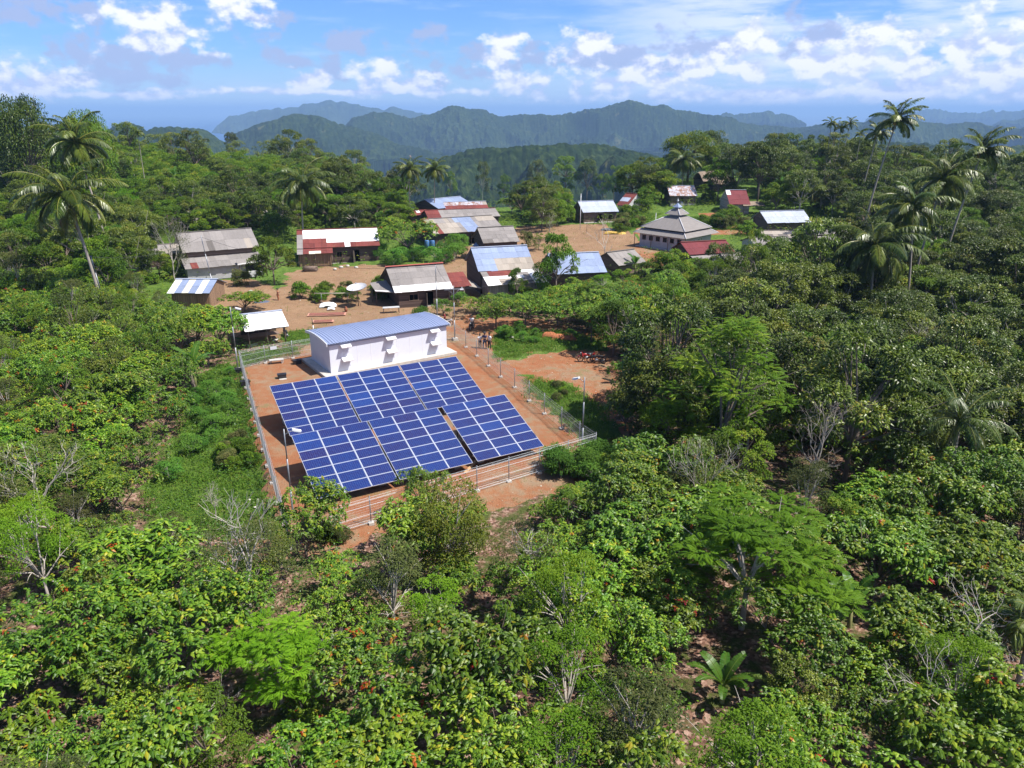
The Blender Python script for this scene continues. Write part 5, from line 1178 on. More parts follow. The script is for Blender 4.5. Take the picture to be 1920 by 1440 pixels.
def palm(cx, cy, dist, h, fr, label, s=1.0, r0=.16, nuts=True, base=None, name='coconut_palm', dead=0, rz=None, group='coconut palms around the village'):
    """crown centre at pixel (cx, cy), at ground distance dist; base = pixel x of the foot"""
    d = ray(cx, cy); k = dist / math.hypot(d[0], d[1]); C_ = CAMP + d * k
    bx = C_[0] if base is None else (base - 960) / F * (k * 1.0) ; by = C_[1] - .2
    z0 = gz(bx, by); top = Vector(C_) ; t = empty(name, (bx, by, z0), 0, label, 'palm tree', group)
    q = top - Vector((bx, by, z0)); mb = MB(); n = 9; pts = []
    for i in range(n + 1): f = i / n; pts.append((q.x * f ** 1.5, q.y * f ** 1.5, -.2 + (q.z + .2) * f))
    mb.tube(pts, [r0 * (1.25 if i == 0 else 1) * (1 - .4 * i / n) for i in range(n + 1)], 8); mb.build('trunk', PTRUNK, t)
    hd = bpy.data.objects.new('crown', None); COL.objects.link(hd); hd.parent = t; hd.location = q; hd.scale = (s, s, s); hd.rotation_euler = (0, 0, random.uniform(0, 6.3) if rz is None else rz)
    for me in fr: link('frond', me, hd)
    if nuts:
        mb = MB(); rr = random.Random(int(cx))
        for i in range(9): a = rr.uniform(0, 6.28); mb.blob((.22 * math.cos(a), .22 * math.sin(a), -.25 + rr.uniform(-.12, .1)), (.13, .13, .15), 0, 7)
        mb.build('coconuts', M_NUT, hd)
    for i in range(dead):
        mb = MB(); a = 1.2 + i * 2.1
        for j in range(14): f = j / 14; mb.slab((.15 + .1 * f, -.02, -.2 - 1.6 * f), (.45 + .2 * math.sin(3.1 * f), -.02, -.5 - 1.7 * f), (.45 + .2 * math.sin(3.1 * f), .02, -.6 - 1.7 * f), (.15 + .1 * f, .02, -.3 - 1.6 * f), .02)
        o = mb.build('dead_frond', DEADP, hd); o.rotation_euler = (0, 0, a)
    TAKEN.append((bx, by, 3.0)); return t
palm(125, 368, 98, 9, PALMS[0], 'large coconut palm with a brown dead frond, in front of the leaning pair', 1.85, .2, base=155, dead=2, rz=.4)
palm(140, 268, 125, 12, PALMS[1], 'coconut palm whose crown rises just behind the large left palm', 1.95, .17, base=170, rz=2.2)
palm(565, 345, 138, 8, PALMS[0], 'coconut palm with broad crown behind the white and rusty roofed house', 1.95, .17, base=560, rz=1.0)
palm(258, 250, 200, 8, ARECA, 'small dark palm on the skyline of the left ridge', 1.4, .10, False)
palm(768, 318, 160, 7, PALMS[1], 'drooping palm on the rim behind the blue-roofed house, left of the pair', 1.25, .13, base=765)
palm(815, 318, 160, 7, PALMS[1], 'drooping palm on the rim behind the blue-roofed house, right of the pair', 1.25, .13, base=812, rz=1.5)
palm(1282, 300, 185, 7, PALMS[0], 'coconut palm below the dome-crowned tree behind the village', 1.5, .15, rz=.2)
palm(1682, 226, 140, 20, PALMS[2], 'very tall coconut palm standing alone above the right skyline', 1.75, .17, base=1648, rz=.3)
palm(1646, 250, 165, 17, PALMS[2], 'dark coconut palm just behind the very tall one', 1.3, .13, base=1630)
for k, (px, py, b_) in enumerate(((1559, 232, 1558), (1577, 240, 1576), (1594, 232, 1585))): palm(px, py, 190, 15, ARECA, ('slim areca palm on the right skyline, left of the close trio', 'slim areca palm on the right skyline, middle of the close trio', 'slim areca palm on the right skyline, right of the close trio')[k], 1.45, .09, False, b_, 'areca_palm', group='slim palms on the skyline')
palm(1614, 252, 195, 13, ARECA, 'slim areca palm on the skyline between the trio and the very tall palm', 1.2, .08, False, 1612, 'areca_palm', group='slim palms on the skyline')
palm(1640, 262, 190, 12, ARECA, 'slim short areca palm just left of the very tall palm', 1.2, .08, False, 1638, 'areca_palm', group='slim palms on the skyline')
palm(1842, 285, 120, 14, PALMS[2], 'wind-blown coconut palm with leaning trunk near the right edge of the skyline', 1.65, .16, base=1805, rz=.1)
palm(1770, 335, 110, 12, PALMS[1], 'coconut palm with orange dead frond between the tall palm and the right edge', 1.75, .16, base=1745, dead=1, rz=.6)
palm(1712, 388, 96, 9, PALMS[1], 'coconut palm with glossy upright fronds left of the one with the dead frond', 1.5, .16, base=1735, rz=3.1)
palm(1640, 462, 92, 8, PALMS[0], 'broad low coconut palm hanging over the grey-roofed house', 1.75, .18, base=1650, rz=2.0)
palm(1798, 790, 50, 3, SUGAR, 'dark sugar palm with huge glossy fronds among trees on the right slope', .85, .25, False, name='sugar_palm', rz=.7)
palm(1935, 1165, 33, 3, FAN, 'low palm with stiff fan-like leaves at the lower right edge', 1.0, .15, False, name='fan_palm')

# ---- bananas
BLEAF = [banana_leaf(np.random.default_rng(500 + i), 2.3 - .2 * (i % 3), .55, (1.25, 1.0, .8, .55, 1.1, .7)[i], (.4, .6, .5, .75, .55, .3)[i], i % 2 == 0) for i in range(6)]
mb = MB(); mb.tube([(0, 0, -.2), (.03, 0, 1.2), (0, 0, 2.1)], [.14, .12, .07], 9); BSTEM = mb.mesh('stem', [plain('banana_stem', (.20, .20, .07), .8, .35, 3)])
def banana(px, py, s, label, n=8, rz=None, group='banana plants', P=None):
    P = at(px, py) if P is None else P; t = empty('banana_plant', P, 0 if rz is None else rz, label, 'banana plant', group); t.scale = (s, s, s); link('stem', BSTEM, t); a0 = random.uniform(0, 6)
    for i in range(n):
        o = link('leaf', BLEAF[i % 6], t, (0, 0, 2.0)); o.rotation_euler = (random.uniform(-.2, .2), random.uniform(-.35, .1), a0 + i * 2.4 + random.uniform(-.2, .2)); k = random.uniform(.8, 1.1); o.scale = (k, k, k)
    TAKEN.append((P.x, P.y, 2.2)); return t
banana(1590, 1180, .95, 'banana plant with broad blades among bushes below the bright feathery tree', 11, P=at(1590, 1180) - Vector((0, 0, .9))); TAKEN[-1] = (TAKEN[-1][0], TAKEN[-1][1], 3.6)
banana(1352, 1320, .85, 'banana plant with one tall upright leaf near the lower edge', 9, P=at(1352, 1320) - Vector((0, 0, .8)))
banana(1438, 765, .85, 'small banana plant beside the dark feathery tree on the right slope', 6)
banana(368, 735, 1.15, 'banana plant over the grey tree stump left of the white-roofed shed', 7)
banana(1192, 722, 1.0, 'banana plant in tree shade right of the orange clearing', 5)
banana(1190, 520, .95, 'banana plant in front of the small grey-roofed hut', 7)
banana(236, 548, 1.1, 'banana plant with two drooping leaves near the left palm foot', 5)
for k, (px, py, s, lb) in enumerate(((205, 372, 1.5, 'pale green banana plant on the left hillside near the leaning palms'), (262, 420, 1.3, 'banana plant among low bushes halfway up the left hillside'), (255, 392, .9, 'small bright banana shoot on the left hillside'),
                       (330, 352, 1.4, 'banana plant at the rim of the left hillside'), (170, 300, 1.5, 'banana plant at the left skyline below the dark tree'), (40, 290, 1.6, 'banana plant at the far left skyline'), (700, 388, 1.5, 'banana plant behind the rusty-roofed house'), (672, 375, 1.4, 'banana plant between tall trees behind the rusty-roofed house'),
                       (1195, 372, 1.3, 'banana plant behind the small gable-ended house'), (1460, 385, 1.5, 'banana plant behind the long zinc roof, left of the pair'), (1520, 385, 1.5, 'banana plant behind the long zinc roof, right of the pair'), (1225, 365, 1.1, 'banana plant left of the rust-streaked house'))):
    banana(px, py, s, lb, 7)
banana(1395, 600, 1.1, 'banana plant under trees below the broad grey roof', 6)

# ---- individually placed trees
T = tree_px
T('cocoa', 575, 1050, 893, 'leafy cocoa tree overlapping the lower left corner of the solar tables', v=0, wide=1.9)
T('cocoa', 770, 1075, 905, 'cocoa tree left of the yellow-leaved tree, below the middle solar table', v=2, wide=2.1)
T('cocoa', 800, 985, 860, 'slender cocoa tree reaching up over the gap of the front solar tables', v=3, wide=1.5)
T('yellow', 850, 1085, 905, 'yellow-green small-leaved tree with bare twigs on top below the solar tables', wide=2.3)
T('olive', 985, 1130, 985, 'small olive-leaved tree right of the yellow-leaved tree', v=0, wide=2.0)
T('feather', 1390, 1180, 950, 'big bright green feathery tree with pale leaning trunk, lower right', v=0, wide=4.6)
T('feather', 530, 1330, 1165, 'bright green feathery tree at the lower left below the bare-branched tree', v=1, wide=2.7)
T('featherdark', 1345, 890, 585, 'tall dark feathery tree right of the orange clearing', v=0, wide=4.4)
T('featherdark', 1275, 720, 590, 'feathery tree behind the tall dark one, at its upper left', v=1, wide=3.2)
T('olive', 480, 1215, 985, 'sparse tree with pale trunk and bare branches at the lower left', v=0, wide=2.9)
T('olive', 1310, 985, 820, 'sparse olive tree between the clearing and the big bare tree', v=1, wide=2.2)
T('olive', 90, 1010, 830, 'sparse olive tree at the left edge', v=1, wide=3.0)
T('mid', 515, 535, 440, 'dense round tree in front of the farmhouse porch', v=1, wide=2.7)
T('cocoa', 765, 480, 395, 'olive-green cocoa tree between the rusty-roofed house and the longhouse', v=4, wide=4.2)
tree_d('dome', 1292, 200, 248, 'dome-crowned bright tree on the skyline behind the village', wide=7.2)
tree_d('darkdome', 50, 185, 178, 'dark round tree on the far left skyline', wide=6.6)
tree_d('dome', 168, 180, 212, 'bright dense tree right of the dark one on the left skyline', wide=5.5)
T('broad', 550, 330, 238, 'flat-topped dark tree behind the coconut palm', v=1, wide=5.5)
T('broad', 437, 300, 244, 'small lone tree on the skyline in front of the sea', v=0, wide=4.0)
T('mid', 1150, 668, 560, 'light green tree at the upper right of the orange clearing', v=0, wide=2.6)
T('cocoa', 1190, 690, 600, 'cocoa tree shading the parked motorcycles', v=1, wide=1.9)
T('broad', 1340, 560, 460, 'pale-leaved tree in front of the dark red roof', v=3, wide=2.6)
T('fine', 1400, 590, 422, 'tall open tree rising before the zinc-roofed longhouse', v=0, wide=2.2)
T('mid', 1480, 590, 468, 'bright tree hiding the low grey roofs right of the village', v=2, wide=3.6)
T('mid', 1255, 540, 465, 'round dark bush-like tree below the mosque', v=3, wide=3.0)
T('mid', 1042, 562, 432, 'small tree in front of the bluish roof beside the square', v=1, wide=2.6)
T('olive', 1030, 450, 405, 'slim tree at the left end of the dirt square', v=0, wide=1.6)
T('olive', 330, 530, 410, 'slim open tree left of the farmhouse', v=1, wide=2.4)
T('mid', 970, 565, 500, 'small round tree before the patchwork roof', v=0, wide=1.3)
T('mid', 215, 550, 480, 'dense low tree near the old pole on the left', v=2, wide=2.3)
T('mid', 1060, 350, 290, 'spreading tree at the rim left of the zinc-roofed plank house', v=1, wide=7.5)
T('cocoa', 460, 585, 540, 'cocoa tree right of the striped shed', v=2, wide=2.4)
for k, (px, py, ty, w_) in enumerate(((790, 620, 578, 1.6), (830, 590, 562, 1.3), (930, 612, 545, 2.6), (985, 612, 543, 2.6), (890, 590, 552, 2.0), (1045, 612, 545, 2.8), (1100, 612, 540, 2.8), (1150, 620, 535, 2.8), (1215, 630, 550, 2.8), (955, 590, 543, 2.4), (1015, 585, 538, 2.4), (1075, 580, 530, 2.6), (1130, 585, 528, 2.8), (1190, 590, 530, 2.8))):
    if k > 1: LATE_P.append((T('cocoa', px, py, ty, 'cocoa tree in the hedge-like row behind the clearing', 'cocoa trees behind the clearing', wide=w_), 'cocoa'))
    else: T('cassava', px, py, ty, ('cassava shrub in front of the red-ridged house', 'cassava shrub beside the crossarm pole')[k], 'cassava around the houses', wide=w_)
rr = random.Random(77)
for k, (px, py, ty, w_, kd) in enumerate(((690, 372, 318, 4.5, 'mid'), (735, 372, 322, 4, 'broad'), (845, 352, 318, 3.6, 'mid'), (905, 358, 305, 4.2, 'broad'), (945, 362, 325, 4, 'mid'), (985, 372, 330, 4.5, 'cocoa'), (1010, 385, 322, 5.0, 'mid'), (1030, 400, 350, 4.0, 'cocoa'), (1005, 350, 305, 6, 'broad'),
        (1100, 350, 292, 6, 'broad'), (1150, 345, 300, 5.5, 'mid'), (1185, 340, 305, 4.5, 'mid'), (1215, 345, 310, 4, 'broad'), (1240, 345, 318, 4, 'mid'), (1345, 330, 292, 4, 'mid'), (1375, 330, 280, 4, 'broad'), (1130, 362, 318, 4, 'mid'), (1205, 395, 360, 2.4, 'bush'), (1420, 330, 258, 5, 'broad'),
        (1060, 372, 330, 4.5, 'mid'), (960, 400, 365, 3.0, 'cocoa'), (970, 385, 345, 3.5, 'cocoa'), (560, 418, 375, 4, 'mid'), (610, 418, 360, 4.5, 'mid'), (660, 420, 365, 4.5, 'broad'), (705, 418, 365, 4, 'mid'), (500, 425, 375, 4, 'mid'), (520, 450, 400, 3, 'bush'), (740, 430, 380, 3.4, 'mid'), (440, 420, 380, 3.6, 'broad'), (380, 425, 372, 4, 'mid'), (320, 440, 385, 4, 'mid'))):
    LB_ = {'mid': 'rounded mid-green tree', 'broad': 'dark spreading tree', 'cocoa': 'broad yellow-green cocoa tree', 'bush': 'round bush'}[kd]
    py = max(py, 377) if px > 670 else py
    LATE_P.append((T(kd, px, py, ty, LB_ + ' at the rim behind the village roofs', 'trees at the rim behind the village', wide=w_), kd))
for k, (px, py, ty, w_, kd, lb) in enumerate(((300, 520, 470, 2.4, 'mid', 'low round tree at the left end of the farmhouse'), (450, 535, 505, 1.6, 'bush', 'bush at the foot of the slim pole before the farmhouse'), (720, 560, 528, 1.5, 'bush', 'bush between the dish and the side porch'),
        (1000, 560, 530, 1.9, 'cocoa', 'cocoa tree at the corner of the patchwork house'), (860, 572, 548, 1.4, 'cassava', 'cassava shrub right of the crossarm pole'), (1085, 560, 515, 1.8, 'cocoa', 'cocoa tree below the bluish roof, left one'), (1130, 560, 510, 1.9, 'fine', 'slender tree below the bluish roof, right one'),
        (1170, 545, 500, 1.8, 'mid', 'small mid-green tree left of the hut banana'), (1215, 545, 490, 2.2, 'mid', 'bushy tree right of the hut banana'), (1010, 470, 435, 1.6, 'fine', 'slender tree at the corner of the dirt square'), (985, 462, 432, 1.3, 'bush', 'bush at the corner of the dirt square'),
        (1310, 520, 480, 2.2, 'mid', 'dark round tree before the red roof'), (1365, 545, 490, 2.3, 'broad', 'glossy tree under the broad grey roof'), (1450, 505, 472, 2.0, 'cocoa', 'bright cocoa tree before the low grey roofs'), (1550, 505, 468, 2.2, 'mid', 'tree below the palm-shaded roof'),
        (745, 395, 352, 3.0, 'mid', 'tree at the left end of the longhouse row'), (765, 420, 372, 2.4, 'fine', 'slender tree left of the small rusty hut'), (1065, 418, 385, 1.8, 'bush', 'bush beside the plank house on the square'), (1170, 420, 398, 1.5, 'bush', 'bush between the plank house and the mosque'))):
    T(kd, px, py, ty, lb, wide=w_)
# bare trees
BARK2 = plain('ashen_twigs', (.27, .235, .20), .9, .25)
def bare(px, py, h, label, seed, spread=.5, r0=.12, first=2.2, up=.5, depth=6, mat=BARKP, lean=(0, 0, 1), nk=(2, 3)):
    rg = np.random.default_rng(seed); mb, grow = twig_mesh(rg, h, spread, r0, up=up, nkid=nk); grow(Vector((0, 0, -.2)), Vector(lean).normalized(), first, r0, depth)
    P = at(px, py); t = empty('bare_tree', P, 0, label, 'bare tree'); mb.build('branches', mat, t); return t
bare(1505, 965, 6, 'large leafless grey tree with spreading twigs on the right slope', 611, .52, .11, 2.3, .55, 6, BARK2, (.05, 0, 1), (2, 3))
bare(405, 975, 3, 'small pale leafless shrub beside the left front corner of the fence', 612, .5, .05, .8, .7, 6)
bare(1790, 1290, 6, 'leafless branching tree with twisted pale limbs at the lower right', 613, .6, .11, 1.8, .5, 6, BARKP, (.1, 0, 1), (2, 2))
bare(1700, 1430, 5, 'leafless pale tree at the bottom right corner', 614, .55, .09, 1.7, .5, 6, BARKP, (.2, 0, 1), (2, 2))
bare(560, 1330, 4, 'leafless pale branches beside the lower left feathery tree', 615, .6, .06, 1.3, .5, 5, BARKP, (.5, 0, 1))
bare(330, 1440, 4, 'pale dry branches at the bottom left', 616, .7, .05, 1.2, .4, 5, BARKP, (.3, .2, 1))
bare(1260, 1260, 3, 'brown dead bush in the lower middle', 617, .8, .04, .7, .2, 6, plain('dead_brown_twigs', (.13, .07, .05), .9, .3))
bare(1135, 500, 5, 'thin forked dead tree in front of the small grey-roofed hut', 618, .35, .09, 2.6, .5, 3)
# stump
P = at(365, 745); t = empty('tree_stump', P, 0, 'tall grey broken tree stump left of the white-roofed shed', 'stump'); mb = MB(); mb.tube([(0, 0, -.2), (.05, 0, 1.0), (-.08, 0, 1.9), (-.05, .05, 2.7)], [.2, .16, .17, .09], 9); mb.build('trunk', BARK, t)
mb = MB(); mb.tube([(-.08, 0, 2.2), (-.5, -.1, 2.6), (-.75, -.1, 3.0)], [.05, .04, .02], 6); mb.build('branch', BARK, t)

# ---- low shrubs and cassava patches
def patch(kind, poly, n, s0, s1, label, group, seed):
    rr = random.Random(seed); xs_ = [p[0] for p in poly]; ys_ = [p[1] for p in poly]; c_ = 0; tries = 0
    while c_ < n and tries < n * 30:
        tries += 1; px, py = rr.uniform(min(xs_), max(xs_)), rr.uniform(min(ys_), max(ys_))
        if not inside(px, py, poly): continue
        P = at(px, py); LATE_P.append((plant(kind, P, rr.uniform(s0, s1), label, group), kind)); c_ += 1
patch('cassava', [(345, 850), (360, 760), (390, 715), (435, 700), (450, 745), (435, 800), (380, 850), (320, 920), (290, 930)], 34, .32, .62, 'low bright cassava shrub on the strip left of the fence', 'low shrubs on the strip left of the fence', 1)
patch('bush', [(400, 860), (440, 820), (470, 830), (480, 880), (430, 900), (380, 920)], 9, .3, .5, 'low dark bush near the left fence', 'low dark bushes near the left fence', 2)
patch('cassava', [(680, 495), (700, 480), (745, 470), (790, 480), (805, 500), (720, 505)], 16, .75, 1.1, 'blue-green cassava shrub in the plot beside the red-ridged house', 'cassava plot among the houses', 3)
patch('cassava', [(830, 470), (870, 455), (885, 480), (850, 495), (810, 495)], 12, .8, 1.2, 'cassava shrub in front of the longhouse', 'cassava shrubs in front of the longhouse', 4)
T('bush', 566, 560, 530, 'large dark grassy clump in the middle of the village yard', v=0, wide=1.5, mark=False); T('bush', 592, 562, 542, 'smaller grassy clump beside the large one in the yard', v=2, wide=.9, mark=False)
patch('bush', [(600, 548), (665, 545), (665, 565), (600, 570)], 9, .4, .65, 'clipped bush below the satellite dish', 'bushes below the satellite dish', 5)
patch('bush', [(690, 535), (725, 530), (730, 555), (695, 560)], 4, .5, .8, 'bush beside the side porch', 'bushes beside the side porch', 6)
patch('cassava', [(1030, 880), (1110, 860), (1150, 860), (1140, 910), (1050, 925)], 16, .5, .9, 'leafy shrub outside the right front corner of the fence', 'shrubs outside the fence corner', 7)
patch('bush', [(1000, 718), (1050, 722), (1090, 765), (1060, 770), (1020, 745)], 6, .16, .28, 'low tuft bush on the grass beside the long fence', 'tuft bushes beside the long fence', 8)
patch('cassava', [(940, 635), (960, 615), (1060, 628), (1080, 640), (1020, 650), (950, 655)], 14, .35, .6, 'low shrub on the grass bank behind the orange clearing', 'shrubs on the grass bank', 9)
patch('bush', [(1155, 405), (1205, 398), (1200, 425), (1160, 440)], 8, .6, 1.0, 'bush on the green bank beside the mosque', 'bushes beside the mosque', 10)
patch('bush', [(1300, 412), (1390, 408), (1400, 440), (1330, 440)], 12, .6, 1.0, 'bush on the bank between the mosque and the zinc-roofed longhouse', 'bushes right of the mosque', 11)
patch('bush', [(1320, 360), (1350, 365), (1345, 385), (1315, 380)], 3, .6, .9, 'bush below the thatched huts', 'bushes below the thatched huts', 12)
patch('mid', [(1205, 375), (1245, 372), (1240, 400), (1215, 400)], 3, .7, .9, 'round green tree between the gable-ended house and the mosque', 'trees between the gable house and the mosque', 13)
patch('bush', [(560, 1010), (640, 1000), (700, 990), (690, 1010), (600, 1030)], 5, .3, .5, 'small leafy bush at the front fence', 'small bushes at the front fence', 14)
patch('bush', [(500, 545), (530, 520), (600, 540), (560, 560)], 0, .4, .6, 'x', 'x', 15)
tuft = None

LATE = []
# ---- the plantation and the woods
rs = random.Random(11)
def scatter(kinds, ymin, ymax, spacing, labelf, amin=-38, amax=38, sz=(.85, 1.2), limit=9999, dens=1.0):
    """jittered grid over the wedge the camera sees; kinds: function (x, y) -> kind"""
    out = []; y = ymin
    while y < ymax:
        w_ = y * .74 + 6; x = -w_
        while x < w_:
            X_ = x + rs.uniform(-.42, .42) * spacing; Y_ = y + rs.uniform(-.42, .42) * spacing; x += spacing
            if rs.random() > dens: continue
            k = kinds(X_, Y_)
            if k is None: continue
            s = rs.uniform(*sz) * (1 if k != 'dome' else .8); P = (X_, Y_, gz(X_, Y_))
            D = math.hypot(X_, Y_)
            if P[2] < -25: continue
            if not crown_clear(P, k, s):
                s *= .6
                if k in ('broad', 'featherdark', 'dome'): k = 'mid'; s *= .8
                if not crown_clear(P, k, s): 
                    continue
            if not far_enough(X_, Y_, SIZE[k][0] * s * .9): continue
            TAKEN.append((X_, Y_, SIZE[k][0] * s * .9)); out.append((k, P, s))
        y += spacing * .9
    return out
def near_kind(x, y):
    r_ = rs.random(); right = x > 8 + (y - 30) * .12
    gapz = nfbm(np.array([x / 9.0]), np.array([y / 9.0]), 3, 70)[0]
    if gapz < (.23 if not right else .30): return None
    if right and y > 42:
        return 'broad' if r_ < .34 else 'mid' if r_ < .54 else 'fine' if r_ < .68 else 'cocoa' if r_ < .94 else 'olive'
    return 'cocoa' if r_ < .74 else 'fine' if r_ < .96 else 'olive' if r_ < .975 else 'sapling'
near = scatter(near_kind, 17, 92, 2.95, None, sz=(.68, 1.22))
def far_kind(x, y):
    r_ = rs.random(); a = math.atan2(x, y)
    if a < -.15: return 'mid' if r_ < .34 else 'broad' if r_ < .46 else 'bush' if r_ < .82 else 'cocoa' if r_ < .93 else 'feather'
    return 'broad' if r_ < .30 else 'mid' if r_ < .60 else 'fine' if r_ < .72 else 'cocoa' if r_ < .88 else 'bush' if r_ < .94 else 'feather'
mid_ = scatter(far_kind, 92, 165, 3.5, None, sz=(.7, 1.1))
far_ = scatter(far_kind, 165, 290, 4.8, None, sz=(.8, 1.25))
allp = [(math.dist(P, (0, 0, HCAM)), k, P, s) for k, P, s in near + mid_ + far_]; allp.sort(key=lambda q: q[0])
cnt = {}; rest = {}
def where(P):
    px, py = proj(P)
    side = 'left' if px < 640 else 'middle' if px < 1150 else 'right'; depth = 'near' if py > 960 else 'mid' if py > 600 else 'far'
    return side, depth
PH_ = {('left', 'near'): 'in the lower left of the plantation', ('middle', 'near'): 'in the plantation below the solar panels', ('right', 'near'): 'on the lower right slope', ('left', 'mid'): 'in the plantation left of the fence',
       ('middle', 'mid'): 'beside the clearing', ('right', 'mid'): 'on the shaded slope right of the clearing', ('left', 'far'): 'on the left hillside', ('middle', 'far'): 'at the rim behind the village', ('right', 'far'): 'on the wooded rise right of the village'}
DESC = {'fine': 'slender fine-leaved tree', 'cocoa': 'cocoa tree with large drooping leaves', 'sapling': 'knee-high cocoa sapling', 'broad': 'dark glossy-leaved tree', 'mid': 'mid-green rounded tree', 'bush': 'low rounded bush', 'feather': 'bright feathery-leaved tree', 'olive': 'sparse small-leaved olive tree', 'dome': 'dome-crowned tree', 'featherdark': 'dark feathery tree', 'cassava': 'cassava shrub', 'yellow': 'yellow-green tree'}
for D_, k, P, s in allp:
    cnt[k] = cnt.get(k, 0) + 1
    if cnt[k] > 290: rest.setdefault(k, []).append((P, s)); continue
    w_ = PH_[where(P)]; o = plant(k, P, s, DESC[k] + ' standing ' + w_, (NAMES[k][0].replace('_', ' ') + 's').replace('bushs', 'bushes') + ' ' + w_, sz=s * rs.uniform(.85, 1.2)); LATE.append((o, k))
print('PLANTS', cnt, {k: len(v) for k, v in rest.items()})
def merged(name, label_mat, lst, src, frac=1.0, seed=0):
    """many crowns baked into one mesh of leaves"""
    rg = np.random.default_rng(seed); Vs = []; Ts = []; As = []; o = 0
    data = []
    for me in src:
        n = len(me.vertices); co = np.empty(n * 3, np.float32); me.vertices.foreach_get('co', co); a = np.empty(n, np.float32); me.attributes['tint'].data.foreach_get('value', a); nl = n // 5
        data.append((co.reshape(nl, 5, 3), a.reshape(nl, 5)))
    for P, s in lst:
        co, a = data[rg.integers(len(data))]; sel = rg.random(len(co)) < frac; c_ = co[sel].reshape(-1, 3) * s; th = rg.uniform(0, 6.28); ct, st = math.cos(th), math.sin(th)
        V = np.stack([c_[:, 0] * ct - c_[:, 1] * st, c_[:, 0] * st + c_[:, 1] * ct, c_[:, 2]], 1) + np.array(P); Vs.append(V); As.append(a[sel].ravel() + rg.normal(0, .07)); n = len(V) // 5
        b_ = (np.arange(n) * 5 + o)[:, None]; Ts.append(np.concatenate([b_ + np.array([[0, 3, 1]]), b_ + np.array([[0, 2, 3]]), b_ + np.array([[1, 3, 4]]), b_ + np.array([[3, 2, 4]])], 0)); o += len(V)
    me = np_mesh(name, np.concatenate(Vs), tris=np.concatenate(Ts), mats=[label_mat], attr={'tint': np.clip(np.concatenate(As), 0, 1)})
    return tag(link(name, me), kind='stuff')
RESTM = {'cocoa': L_COCOA, 'mid': L_MID, 'broad': L_BROAD, 'bush': L_MID, 'feather': L_FEATH}
for k, lst in rest.items(): merged('distant_' + {'cocoa': 'cocoa_trees', 'mid': 'woodland', 'broad': 'dark_woodland', 'bush': 'scrub'}.get(k, 'foliage'), RESTM.get(k, L_MID), lst, [c_ for c_, t_ in VAR[k]], .5 if k != 'cocoa' else .6, 5)

# ---- undergrowth, grass and leaf litter: nobody could count it
def tufts(name, n, polys, mat, ls, seed, tries_box=None, nper=9, spread=.25, wood=False, h=.0, ratio=.12, up=1.2, tmean=.5):
    rg = np.random.default_rng(seed); Pp = []
    W_ = [inpoly_world(p) for p in polys] if polys else None
    if W_:
        for w_ in W_:
            xs_ = [p[0] for p in w_]; ys_ = [p[1] for p in w_]; A = (max(xs_) - min(xs_)) * (max(ys_) - min(ys_)); m_ = int(n * A)
            X_ = rg.uniform(min(xs_), max(xs_), m_); Y_ = rg.uniform(min(ys_), max(ys_), m_); ok = inside_np(X_, Y_, w_); Pp.append(np.stack([X_[ok], Y_[ok]], 1))
        Pp = np.concatenate(Pp)
    else:
        Y_ = np.sqrt(rg.uniform(tries_box[0] ** 2, tries_box[1] ** 2, n)); X_ = rg.uniform(-.74, .74, n) * (Y_ + 5); ok = np.ones(n, bool)
        for pl in (A_COMP, A_CLEAR, A_VILL, A_FRONT): ok &= ~inside_np(X_, Y_, inpoly_world(pl))
        Pp = np.stack([X_[ok], Y_[ok]], 1)
        dn = nfbm(Pp[:, 0] / 5, Pp[:, 1] / 5, 3, seed); Pp = Pp[dn > .42]
    Z_ = ground_z(Pp[:, 0], Pp[:, 1]) + (nfbm(Pp[:, 0] / 7, Pp[:, 1] / 7, 4, 3) - 0.47) * 0.5
    m_ = len(Pp); C_ = np.repeat(np.stack([Pp[:, 0], Pp[:, 1], Z_], 1), nper, 0); N_ = len(C_)
    s_ = np.repeat(rg.uniform(.6, 1.3, m_), nper)
    B = C_ + np.stack([rg.normal(0, spread, N_), rg.normal(0, spread, N_), rg.uniform(0, 1, N_) * h * s_], 1); D = rdir(rg, N_) * .8; D[:, 2] = np.abs(D[:, 2]) * .4 + up * rg.uniform(.3, 1, N_)
    L = ls * rg.uniform(.6, 1.3, N_) * s_; t_ = np.clip(np.repeat(rg.normal(tmean, .15, m_), nper) + rg.normal(0, .12, N_), 0, 1)
    V, T_, a = leaves(B, D, L, L * ratio, t_, droop=.4); me = np_mesh(name, V, tris=T_, mats=[mat], attr={'tint': a}); return tag(link(name, me), kind='stuff')
tufts('grass', 14, [A_GRASSR, A_GRASSR2, A_GRASSV, A_GRASSB, A_GRASSY, A_GRASSZ, A_GRASSL], L_GRASS, .42, 31, nper=9)
tufts('weeds', .5, [A_COMP, A_CLEAR, A_FRONT], L_GRASS, .16, 32, nper=5, spread=.12)
PEB = plain('pale_stones_and_scraps', (.42, .38, .33), .9, .4)
PEB = leaf_mat('pale_scraps_and_dry_leaves', [(0, (.10, .05, .03)), (.4, (.30, .18, .10)), (.8, (.45, .38, .30)), (1, (.70, .68, .64))], .9, .1, .05, .02)
tufts('pebbles', 2.6, [A_COMP, A_CLEAR, A_FRONT, A_VILL], PEB, .13, 36, nper=2, spread=.2, ratio=.8, up=.12)
tufts('yard_weeds', .25, [A_VILL], L_GRASS, .3, 34, nper=7, spread=.2)
tufts('undergrowth', 15000, None, L_COCOA, .2, 33, (17, 95), nper=9, spread=.35, h=.8, ratio=.5, up=.1, tmean=.28)
tufts('hillside_scrub', 34000, None, L_MID, .42, 35, (88, 290), nper=12, spread=.7, h=1.5, ratio=.45, up=.3, tmean=.55)
